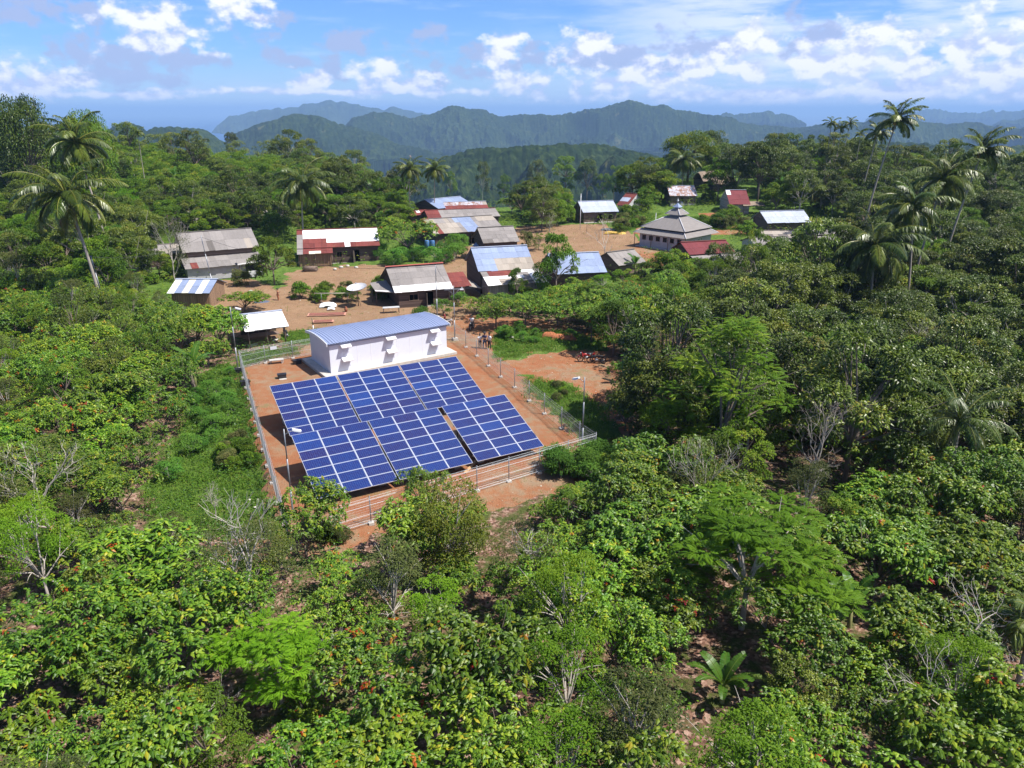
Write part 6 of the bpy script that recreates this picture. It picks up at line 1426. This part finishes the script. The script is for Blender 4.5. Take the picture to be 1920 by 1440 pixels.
# ================================================================ PEOPLE AND MOTORCYCLES
SKIN = plain('brown_skin', (.22, .11, .07), .6, .1); HAIR = plain('black_hair', (.012, .010, .009), .7, .2)
def skin_obj(name, joints, edges, mat, parent, sub=1):
    me = bpy.data.meshes.new(name); me.from_pydata([j[0] for j in joints], edges, []); me.materials.append(mat); o = link(name, me, parent)
    m_ = o.modifiers.new('skin', 'SKIN'); m_.use_smooth_shade = True
    for i, j in enumerate(joints): r_ = j[1]; me.skin_vertices[0].data[i].radius = (r_, r_) if not hasattr(r_, '__len__') else r_
    me.skin_vertices[0].data[0].use_root = True
    s_ = o.modifiers.new('sub', 'SUBSURF'); s_.levels = sub; s_.render_levels = sub
    return o
def person(P, rz, label, shirt, trousers, pose='stand', h=1.68, group=None, hat=None, seed=0):
    t = empty('person', P, rz, label, 'person', group); k = h / 1.68; t.scale = (k, k, k); rr = random.Random(seed)
    if pose == 'ride': hip = .80; L = dict(kneeL=(.17, .42, .62), kneeR=(-.17, .42, .62), anL=(.17, .32, .26), anR=(-.17, .32, .26), elL=(.25, .18, 1.12), elR=(-.25, .18, 1.12), haL=(.30, .45, 1.06), haR=(-.30, .45, 1.06)); lean = .10
    else:
        hip = .88; st = rr.uniform(.02, .1); L = dict(kneeL=(.10, .05 + st, .47), kneeR=(-.10, .03 - st, .47), anL=(.11, st, .08), anR=(-.11, -st, .08), elL=(.25, -.03, 1.12), elR=(-.25, -.03, 1.12), haL=(.25, .12, .88), haR=(-.24, .08, .86)); lean = 0
        if pose == 'arms': L.update(elL=(.22, .15, 1.12), elR=(-.22, .15, 1.12), haL=(.06, .30, 1.2), haR=(-.06, .30, 1.18))
    neck = (0, lean * .8, hip + .52); J = []; E_ = []
    def a(p, r_): J.append((p, r_)); return len(J) - 1
    pel = a((0, 0, hip), (.14, .11)); wa = a((0, lean * .4, hip + .18), (.125, .095)); ch = a((0, lean * .7, hip + .38), (.16, .11)); nk = a(neck, .055); hd0 = a((0, lean + .01, hip + .62), .075); hd = a((0, lean + .02, hip + .72), (.085, .10)); E_ += [(pel, wa), (wa, ch), (ch, nk), (nk, hd0), (hd0, hd)]
    for s, S_ in ((1, 'L'), (-1, 'R')):
        hp = a((s * .10, 0, hip - .06), .085); kn = a(L['knee' + S_], .058); an = a(L['an' + S_], .04); ax, ay, az_ = L['an' + S_]; to = a((ax, ay + .16, az_ - .04), .035); E_ += [(pel, hp), (hp, kn), (kn, an), (an, to)]
        sh = a((s * .18, lean * .7, hip + .46), .055); el_ = a(L['el' + S_], .038); ha = a(L['ha' + S_], .028); E_ += [(ch, sh), (sh, el_), (el_, ha)]
        hx = Vector(L['ha' + S_]); dv = (hx - Vector(L['el' + S_])).normalized(); sd_ = dv.cross(Vector((0, 0, 1)));
        if sd_.length < .2: sd_ = Vector((0, 1, 0))
        sd_.normalize(); pm = a(tuple(hx + dv * .06), .030); E_.append((ha, pm))
    skin_obj('body', J, E_, SKIN, t)
    for s, S_ in ((1, 'L'), (-1, 'R')):                                  # five fingers on each palm
        hx = Vector(L['ha' + S_]); dv = (hx - Vector(L['el' + S_])).normalized(); sd_ = dv.cross(Vector((0, 0, 1)))
        if sd_.length < .2: sd_ = Vector((0, 1, 0))
        sd_.normalize(); dn = dv.cross(sd_); mb = MB(); b_ = hx + dv * .07
        for q, (o_, l_) in enumerate(((-.027, .065), (-.009, .078), (.009, .074), (.027, .058))): p0 = b_ + sd_ * o_; mb.tube([p0, p0 + dv * l_ * .6, p0 + dv * l_ + dn * .02], [.009, .008, .006], 5)
        p0 = hx + dv * .03 + sd_ * (-.03 * s); mb.tube([p0, p0 + dv * .03 - sd_ * .025 * s, p0 + dv * .06 - sd_ * .03 * s], [.011, .010, .007], 5); mb.build('fingers', SKIN, t)
    # shirt
    J = []; E_ = []; pel = a((0, 0, hip + .02), (.155, .125)); wa = a((0, lean * .4, hip + .18), (.145, .115)); ch = a((0, lean * .7, hip + .38), (.175, .125)); nk = a((0, lean * .8, hip + .49), .08); E_ = [(pel, wa), (wa, ch), (ch, nk)]
    for s, S_ in ((1, 'L'), (-1, 'R')): sh = a((s * .18, lean * .7, hip + .46), .07); p_s = Vector((s * .18, lean * .7, hip + .46)); el_ = a(tuple(p_s.lerp(Vector(L['el' + S_]), .7)), .058); E_ += [(ch, sh), (sh, el_)]
    skin_obj('shirt', J, E_, shirt, t)
    J = []; E_ = []; pel = a((0, 0, hip), (.155, .125))
    for s, S_ in ((1, 'L'), (-1, 'R')): hp = a((s * .10, 0, hip - .06), .10); kn = a(L['knee' + S_], .072); an = a(tuple(Vector(L['knee' + S_]).lerp(Vector(L['an' + S_]), .85)), .055); E_ += [(pel, hp), (hp, kn), (kn, an)]
    skin_obj('trousers', J, E_, trousers, t)
    hc = (0, lean + .0, hip + .76); mb = MB(); mb.blob(hc, (.098, .115, .10), 0, 12); mb.build('hair', HAIR, t)
    mb = MB(); fy = lean + .11; fz = hip + .70
    mb.blob((0, fy + .02, fz - .01), (.014, .022, .022), 0, 6); mb.build('nose', SKIN, t)
    mb = MB(); mb.blob((.032, fy, fz + .015), (.013, .008, .009), 0, 6); mb.blob((-.032, fy, fz + .015), (.013, .008, .009), 0, 6); mb.build('eyes', HAIR, t)
    mb = MB(); mb.blob((0, fy, fz - .045), (.026, .008, .008), 0, 6); mb.build('mouth', plain('lips', (.2, .07, .06), .5, .05), t)
    mb = MB(); mb.blob((.09, lean + .02, fz), (.014, .022, .032), 0, 6); mb.blob((-.09, lean + .02, fz), (.014, .022, .032), 0, 6); mb.build('ears', SKIN, t)
    if hat: mb = MB(); mb.lathe([(.0, .13), (.10, .11), (.115, .03), (.17, .015), (.17, .0), (.10, .01)], 14, c=(0, lean + .01, hip + .74)); mb.build('cap', hat, t)
    return t
def cloth(n, c): return plain(n, c, .85, .12)
CW, CN, CR_, CB, CD_, CO = cloth('white_cotton', (.72, .73, .76)), cloth('navy_cotton', (.03, .035, .10)), cloth('dark_red_cotton', (.28, .02, .03)), cloth('denim', (.05, .07, .13)), cloth('dark_cloth', (.035, .03, .035)), cloth('orange_brown_cloth', (.42, .17, .08))
person(at(900, 654), 3.3, 'person in a white top and dark trousers, left of the three by the fence', CW, CD_, 'arms', 1.55, 'people standing outside the long fence', seed=1)
person(at(909, 655), 2.8, 'person in navy shirt and cap holding something white, middle of the three by the fence', CN, CB, 'arms', 1.75, 'people standing outside the long fence', hat=CD_, seed=2)
person(at(918, 656), 2.2, 'person in a white shirt with dark trousers, right of the three by the fence', CW, CD_, 'stand', 1.72, 'people standing outside the long fence', seed=3)
person(at(522, 565), -1.2, 'person in orange-brown clothes standing alone in the village yard', CO, CO, 'arms', 1.6, seed=4)
M_TYRE = plain('black_rubber', (.02, .02, .02), .8, .2); M_PAINTS = {'red': plain('red_plastic_fairing', (.35, .03, .03), .3, .1), 'black': plain('black_plastic_fairing', (.03, .03, .035), .3, .1), 'white': plain('white_plastic_fairing', (.6, .6, .63), .3, .1)}
def motorcycle(P, rz, label, col):
    """long axis along y, front wheel at +y"""
    t = empty('motorcycle', P, rz, label, 'motorcycle'); pm = M_PAINTS[col]
    for y in (-.62, .62):
        mb = MB(); n = 22; mb.tube([(0, y + .27 * math.cos(2 * math.pi * i / n), .29 + .27 * math.sin(2 * math.pi * i / n)) for i in range(n + 1)], .045, 7, cap=False); wl = mb.build('wheel', M_TYRE, t)
        mb = MB(); mb.tube([(-.05, y, .29), (.05, y, .29)], .05, 10)
        for i in range(8): a_ = i * math.pi / 4; mb.tube([(0, y, .29), (0, y + .25 * math.cos(a_), .29 + .25 * math.sin(a_))], .008, 4)
        mb.build('spokes', M_STEEL, wl)
    mb = MB(); mb.tube([(0, .52, .86), (0, .30, .55), (0, -.10, .36), (0, -.62, .30)], .035, 6)
    for s in (-.07, .07): mb.tube([(s, .50, .90), (s, .62, .29)], .022, 6); mb.tube([(s * 1.6, -.35, .62), (s * 1.6, -.62, .29)], .02, 6)
    mb.build('frame', M_BLACK, t)
    mb = MB(); mb.blob((0, -.02, .36), (.13, .20, .15), 0, 10); mb.tube([(.11, .05, .25), (.15, -.3, .24), (.15, -.75, .34)], .035, 7); mb.build('engine', M_STEEL, t)
    mb = MB(); mb.blob((0, .16, .66), (.10, .28, .13), 0, 10); mb.hexa([(-.07, -.1, .5), (.07, -.1, .5), (.06, -.78, .66), (-.06, -.78, .66), (-.1, -.1, .68), (.1, -.1, .68), (.07, -.80, .76), (-.07, -.80, .76)]); mb.hexa([(-.1, .35, .5), (.1, .35, .5), (.13, .42, .5), (-.13, .42, .5), (-.09, .45, .92), (.09, .45, .92), (.1, .55, .92), (-.1, .55, .92)]); mb.build('fairing', pm, t)
    mb = MB(); mb.blob((0, -.28, .76), (.12, .40, .055), 0, 10); mb.build('seat', M_BLACK, t)
    mb = MB(); mb.tube([(-.33, .38, 1.0), (-.1, .5, .96), (.1, .5, .96), (.33, .38, 1.0)], .016, 6); mb.tube([(-.25, .42, 1.0), (-.3, .45, 1.16)], .008, 4); mb.tube([(.25, .42, 1.0), (.3, .45, 1.16)], .008, 4); mb.build('handlebar', M_BLACK, t)
    mb = MB(); mb.blob((0, .60, .84), (.08, .06, .08), 0, 8); mb.build('headlight', M_STEEL, t)
    for y in (-.62, .62):
        mb = MB()
        for i in range(6): a0 = .5 + i * .35; a1 = a0 + .35; mb.hexa([(-.06, y + .33 * math.cos(a0), .29 + .33 * math.sin(a0)), (.06, y + .33 * math.cos(a0), .29 + .33 * math.sin(a0)), (.06, y + .33 * math.cos(a1), .29 + .33 * math.sin(a1)), (-.06, y + .33 * math.cos(a1), .29 + .33 * math.sin(a1)), (-.06, y + .345 * math.cos(a0), .29 + .345 * math.sin(a0)), (.06, y + .345 * math.cos(a0), .29 + .345 * math.sin(a0)), (.06, y + .345 * math.cos(a1), .29 + .345 * math.sin(a1)), (-.06, y + .345 * math.cos(a1), .29 + .345 * math.sin(a1))])
        mb.build('mudguard', pm, t)
    return t
motorcycle(at(1100, 677), 1.75, 'red and white motorcycle parked at the edge of the tree shade', 'red')
motorcycle(at(1118, 681), 1.4, 'dark motorcycle parked deepest in the tree shade beside the red one', 'black')
motorcycle(at(536, 632), .5, 'dark motorcycle half hidden behind the white-roofed shed', 'black')
P = at(885, 618); motorcycle(P, 2.9, 'black motorcycle being ridden on the track beyond the long fence', 'black'); person(P, 2.9, 'person in white and dark clothes riding the black motorcycle beyond the fence', CW, CD_, 'ride', 1.68, seed=6)
P = at(835, 612); motorcycle(P, 2.0, 'white motorcycle behind the right end of the cabin roof', 'white'); person(P, 2.0, 'person in dark red shirt sitting on the white motorcycle behind the cabin', CR_, CD_, 'ride', 1.75, seed=7)

# ---- stones and litter heaps beside the clearing
for k, (px, py, s) in enumerate(((958, 622, .2), (951, 628, .15), (966, 618, .2), (974, 631, .15), (961, 634, .22), (945, 620, .15), (475, 945, .14), (484, 938, .1), (468, 938, .1), (478, 952, .1))):
    mb = MB(); mb.blob((0, 0, s * .35), (s, s * .8, s * .55), 0, 8, .16); tag(mb.build('stone', M_CONC, None, at(px, py), random.uniform(0, 3)), 'pale broken stone on the bank beside the clearing' if k < 6 else 'pale broken stone outside the left front fence corner', 'stone', 'stones beside the clearing' if k < 6 else 'stones at the fence corner')
for k, (px, py) in enumerate(((1030, 632), (1048, 636), (1066, 638))): heap('soil_mound', px, py, 1.6, 1.0, .5, plain('fresh_orange_soil', (.34, .12, .05), .95, .25), ('orange soil mound on the grass bank, left of three', 'orange soil mound on the grass bank, middle of three', 'orange soil mound on the grass bank, right of three')[k], 'soil mound')
# ================================================================ LABELS THAT SINGLE OUT THE REPEATED PLANTS
# each plant is named by its kind, its order from a findable landmark and the side of the landmark it stands on
MARKS = [(t_, px, py) for t_, px, py in (
    ('the far left palm', 155, 520), ('the striped shed', 350, 550), ('the farmhouse', 410, 480), ('the white-roofed shed', 497, 620), ('the grey tree stump', 363, 720), ('the left fence corner', 447, 690),
    ('the bare shrub by the fence', 405, 950), ('the leafy tree at the solar corner', 580, 990), ('the yellow-green tree', 850, 1000), ('the lower left feathery tree', 530, 1240), ('the sparse tree, lower left', 480, 1100),
    ('the front fence corner lamp pole', 1091, 850), ('the parked motorcycles', 1108, 678), ('the tall dark feathery tree', 1345, 740), ('the big bare grey tree', 1510, 860), ('the big bright feathery tree', 1390, 1070),
    ('the large banana plant', 1590, 1140), ('the lower-edge banana plant', 1355, 1290), ('the sugar palm', 1798, 800), ('the twisted bare tree', 1790, 1190), ('the small right-slope banana plant', 1438, 740),
    ('the mosque', 1248, 430), ('the zinc-roofed longhouse', 1480, 410), ('the low palm over the grey roof', 1640, 470), ('the thatched huts', 1340, 335), ('the dome-crowned tree', 1285, 290), ('the very tall palm', 1660, 300),
    ('the leaning palm at the right', 1830, 340), ('the rusty-roofed house', 633, 455), ('the palm behind the rusty-roofed house', 565, 370), ('the longhouse', 880, 420), ('the patchwork house', 960, 510), ('the three standing people', 909, 640),
    ('the red-roofed house', 1330, 470), ('the gable-ended house', 1180, 375), ('the flagpole', 1088, 400), ('the dark tree on the left skyline', 50, 240), ('the lone skyline tree before the sea', 437, 260), ('the crossarm pole', 853, 590),
    ('the bottom left photo corner', 0, 1440), ('the bottom right photo corner', 1920, 1440), ('the middle of the bottom edge', 960, 1440), ('the middle of the left edge', 0, 760), ('the middle of the right edge', 1920, 900), ('the brown dead bush', 1260, 1240),
    ('the small skyline palm', 258, 255), ('the bright banana shoot', 255, 385), ('the hillside banana plant', 262, 415), ('the upper left photo edge', 0, 400), ('the rim of the left hillside', 420, 330), ('the upper right skyline', 1900, 290), ('the right edge below the palms', 1900, 560), ('the slim palm trio', 1577, 270), ('the palm with the dead frond', 1770, 350), ('the upright-frond palm', 1712, 410), ('the twin rim palms', 790, 330), ('the skyline banana plants', 330, 330), ('the red-ridged house', 790, 520), ('the satellite dish', 670, 540), ('the left pole in the bushes', 195, 550), ('the orange clearing', 1040, 690), ('the small grey-roofed hut', 1185, 480), ('the plank house on the square', 1120, 400))]
ORD = ['nearest', 'second', 'third', 'fourth', 'fifth', 'sixth', 'seventh', 'eighth', 'ninth', 'tenth']
SHORT = {'fine': 'fine-leaved slender tree', 'cocoa': 'broad-leaved cocoa tree', 'sapling': 'small cocoa sapling', 'broad': 'dark glossy tree', 'mid': 'mid-green tree', 'bush': 'low round bush', 'feather': 'feathery green tree', 'olive': 'sparse olive tree', 'cassava': 'cassava shrub', 'featherdark': 'dark feathery tree', 'dome': 'dome-crowned tree'}
def label_all(lst):
    buckets = {}
    for o, k in lst:
        h_ = SIZE[k][1] * o.scale[2] * .6; px, py = proj((o.location[0], o.location[1], o.location[2] + h_))
        if not (-40 < px < 1960 and py < 1500): continue
        c_ = sorted(((px - mx) ** 2 + ((py - my) * 1.3) ** 2, i) for i, (t_, mx, my) in enumerate(MARKS))[:4]
        o['_c'] = 0; del o['_c']; best = c_[0]
        t_, mx, my = MARKS[best[1]]; dx, dy = px - mx, (py - my) * 1.3
        s_ = ('right of', 'lower right of', 'below', 'lower left of', 'left of', 'upper left of', 'above', 'upper right of')[int(round(math.atan2(dy, dx) / (math.pi / 4))) % 8]
        buckets.setdefault((k, best[1], s_), []).append((best[0], o))
    for (k, i, s_), l in buckets.items():
        l.sort(key=lambda q: q[0])
        for n_, (d_, o) in enumerate(l):
            if n_ < len(ORD): o['label'] = (SHORT[k] + ' nearest to and ' + s_ + ' ' if n_ == 0 else ORD[n_] + ' ' + SHORT[k] + ' ' + s_ + ' ') + MARKS[i][0]
label_all(LATE + LATE_P)
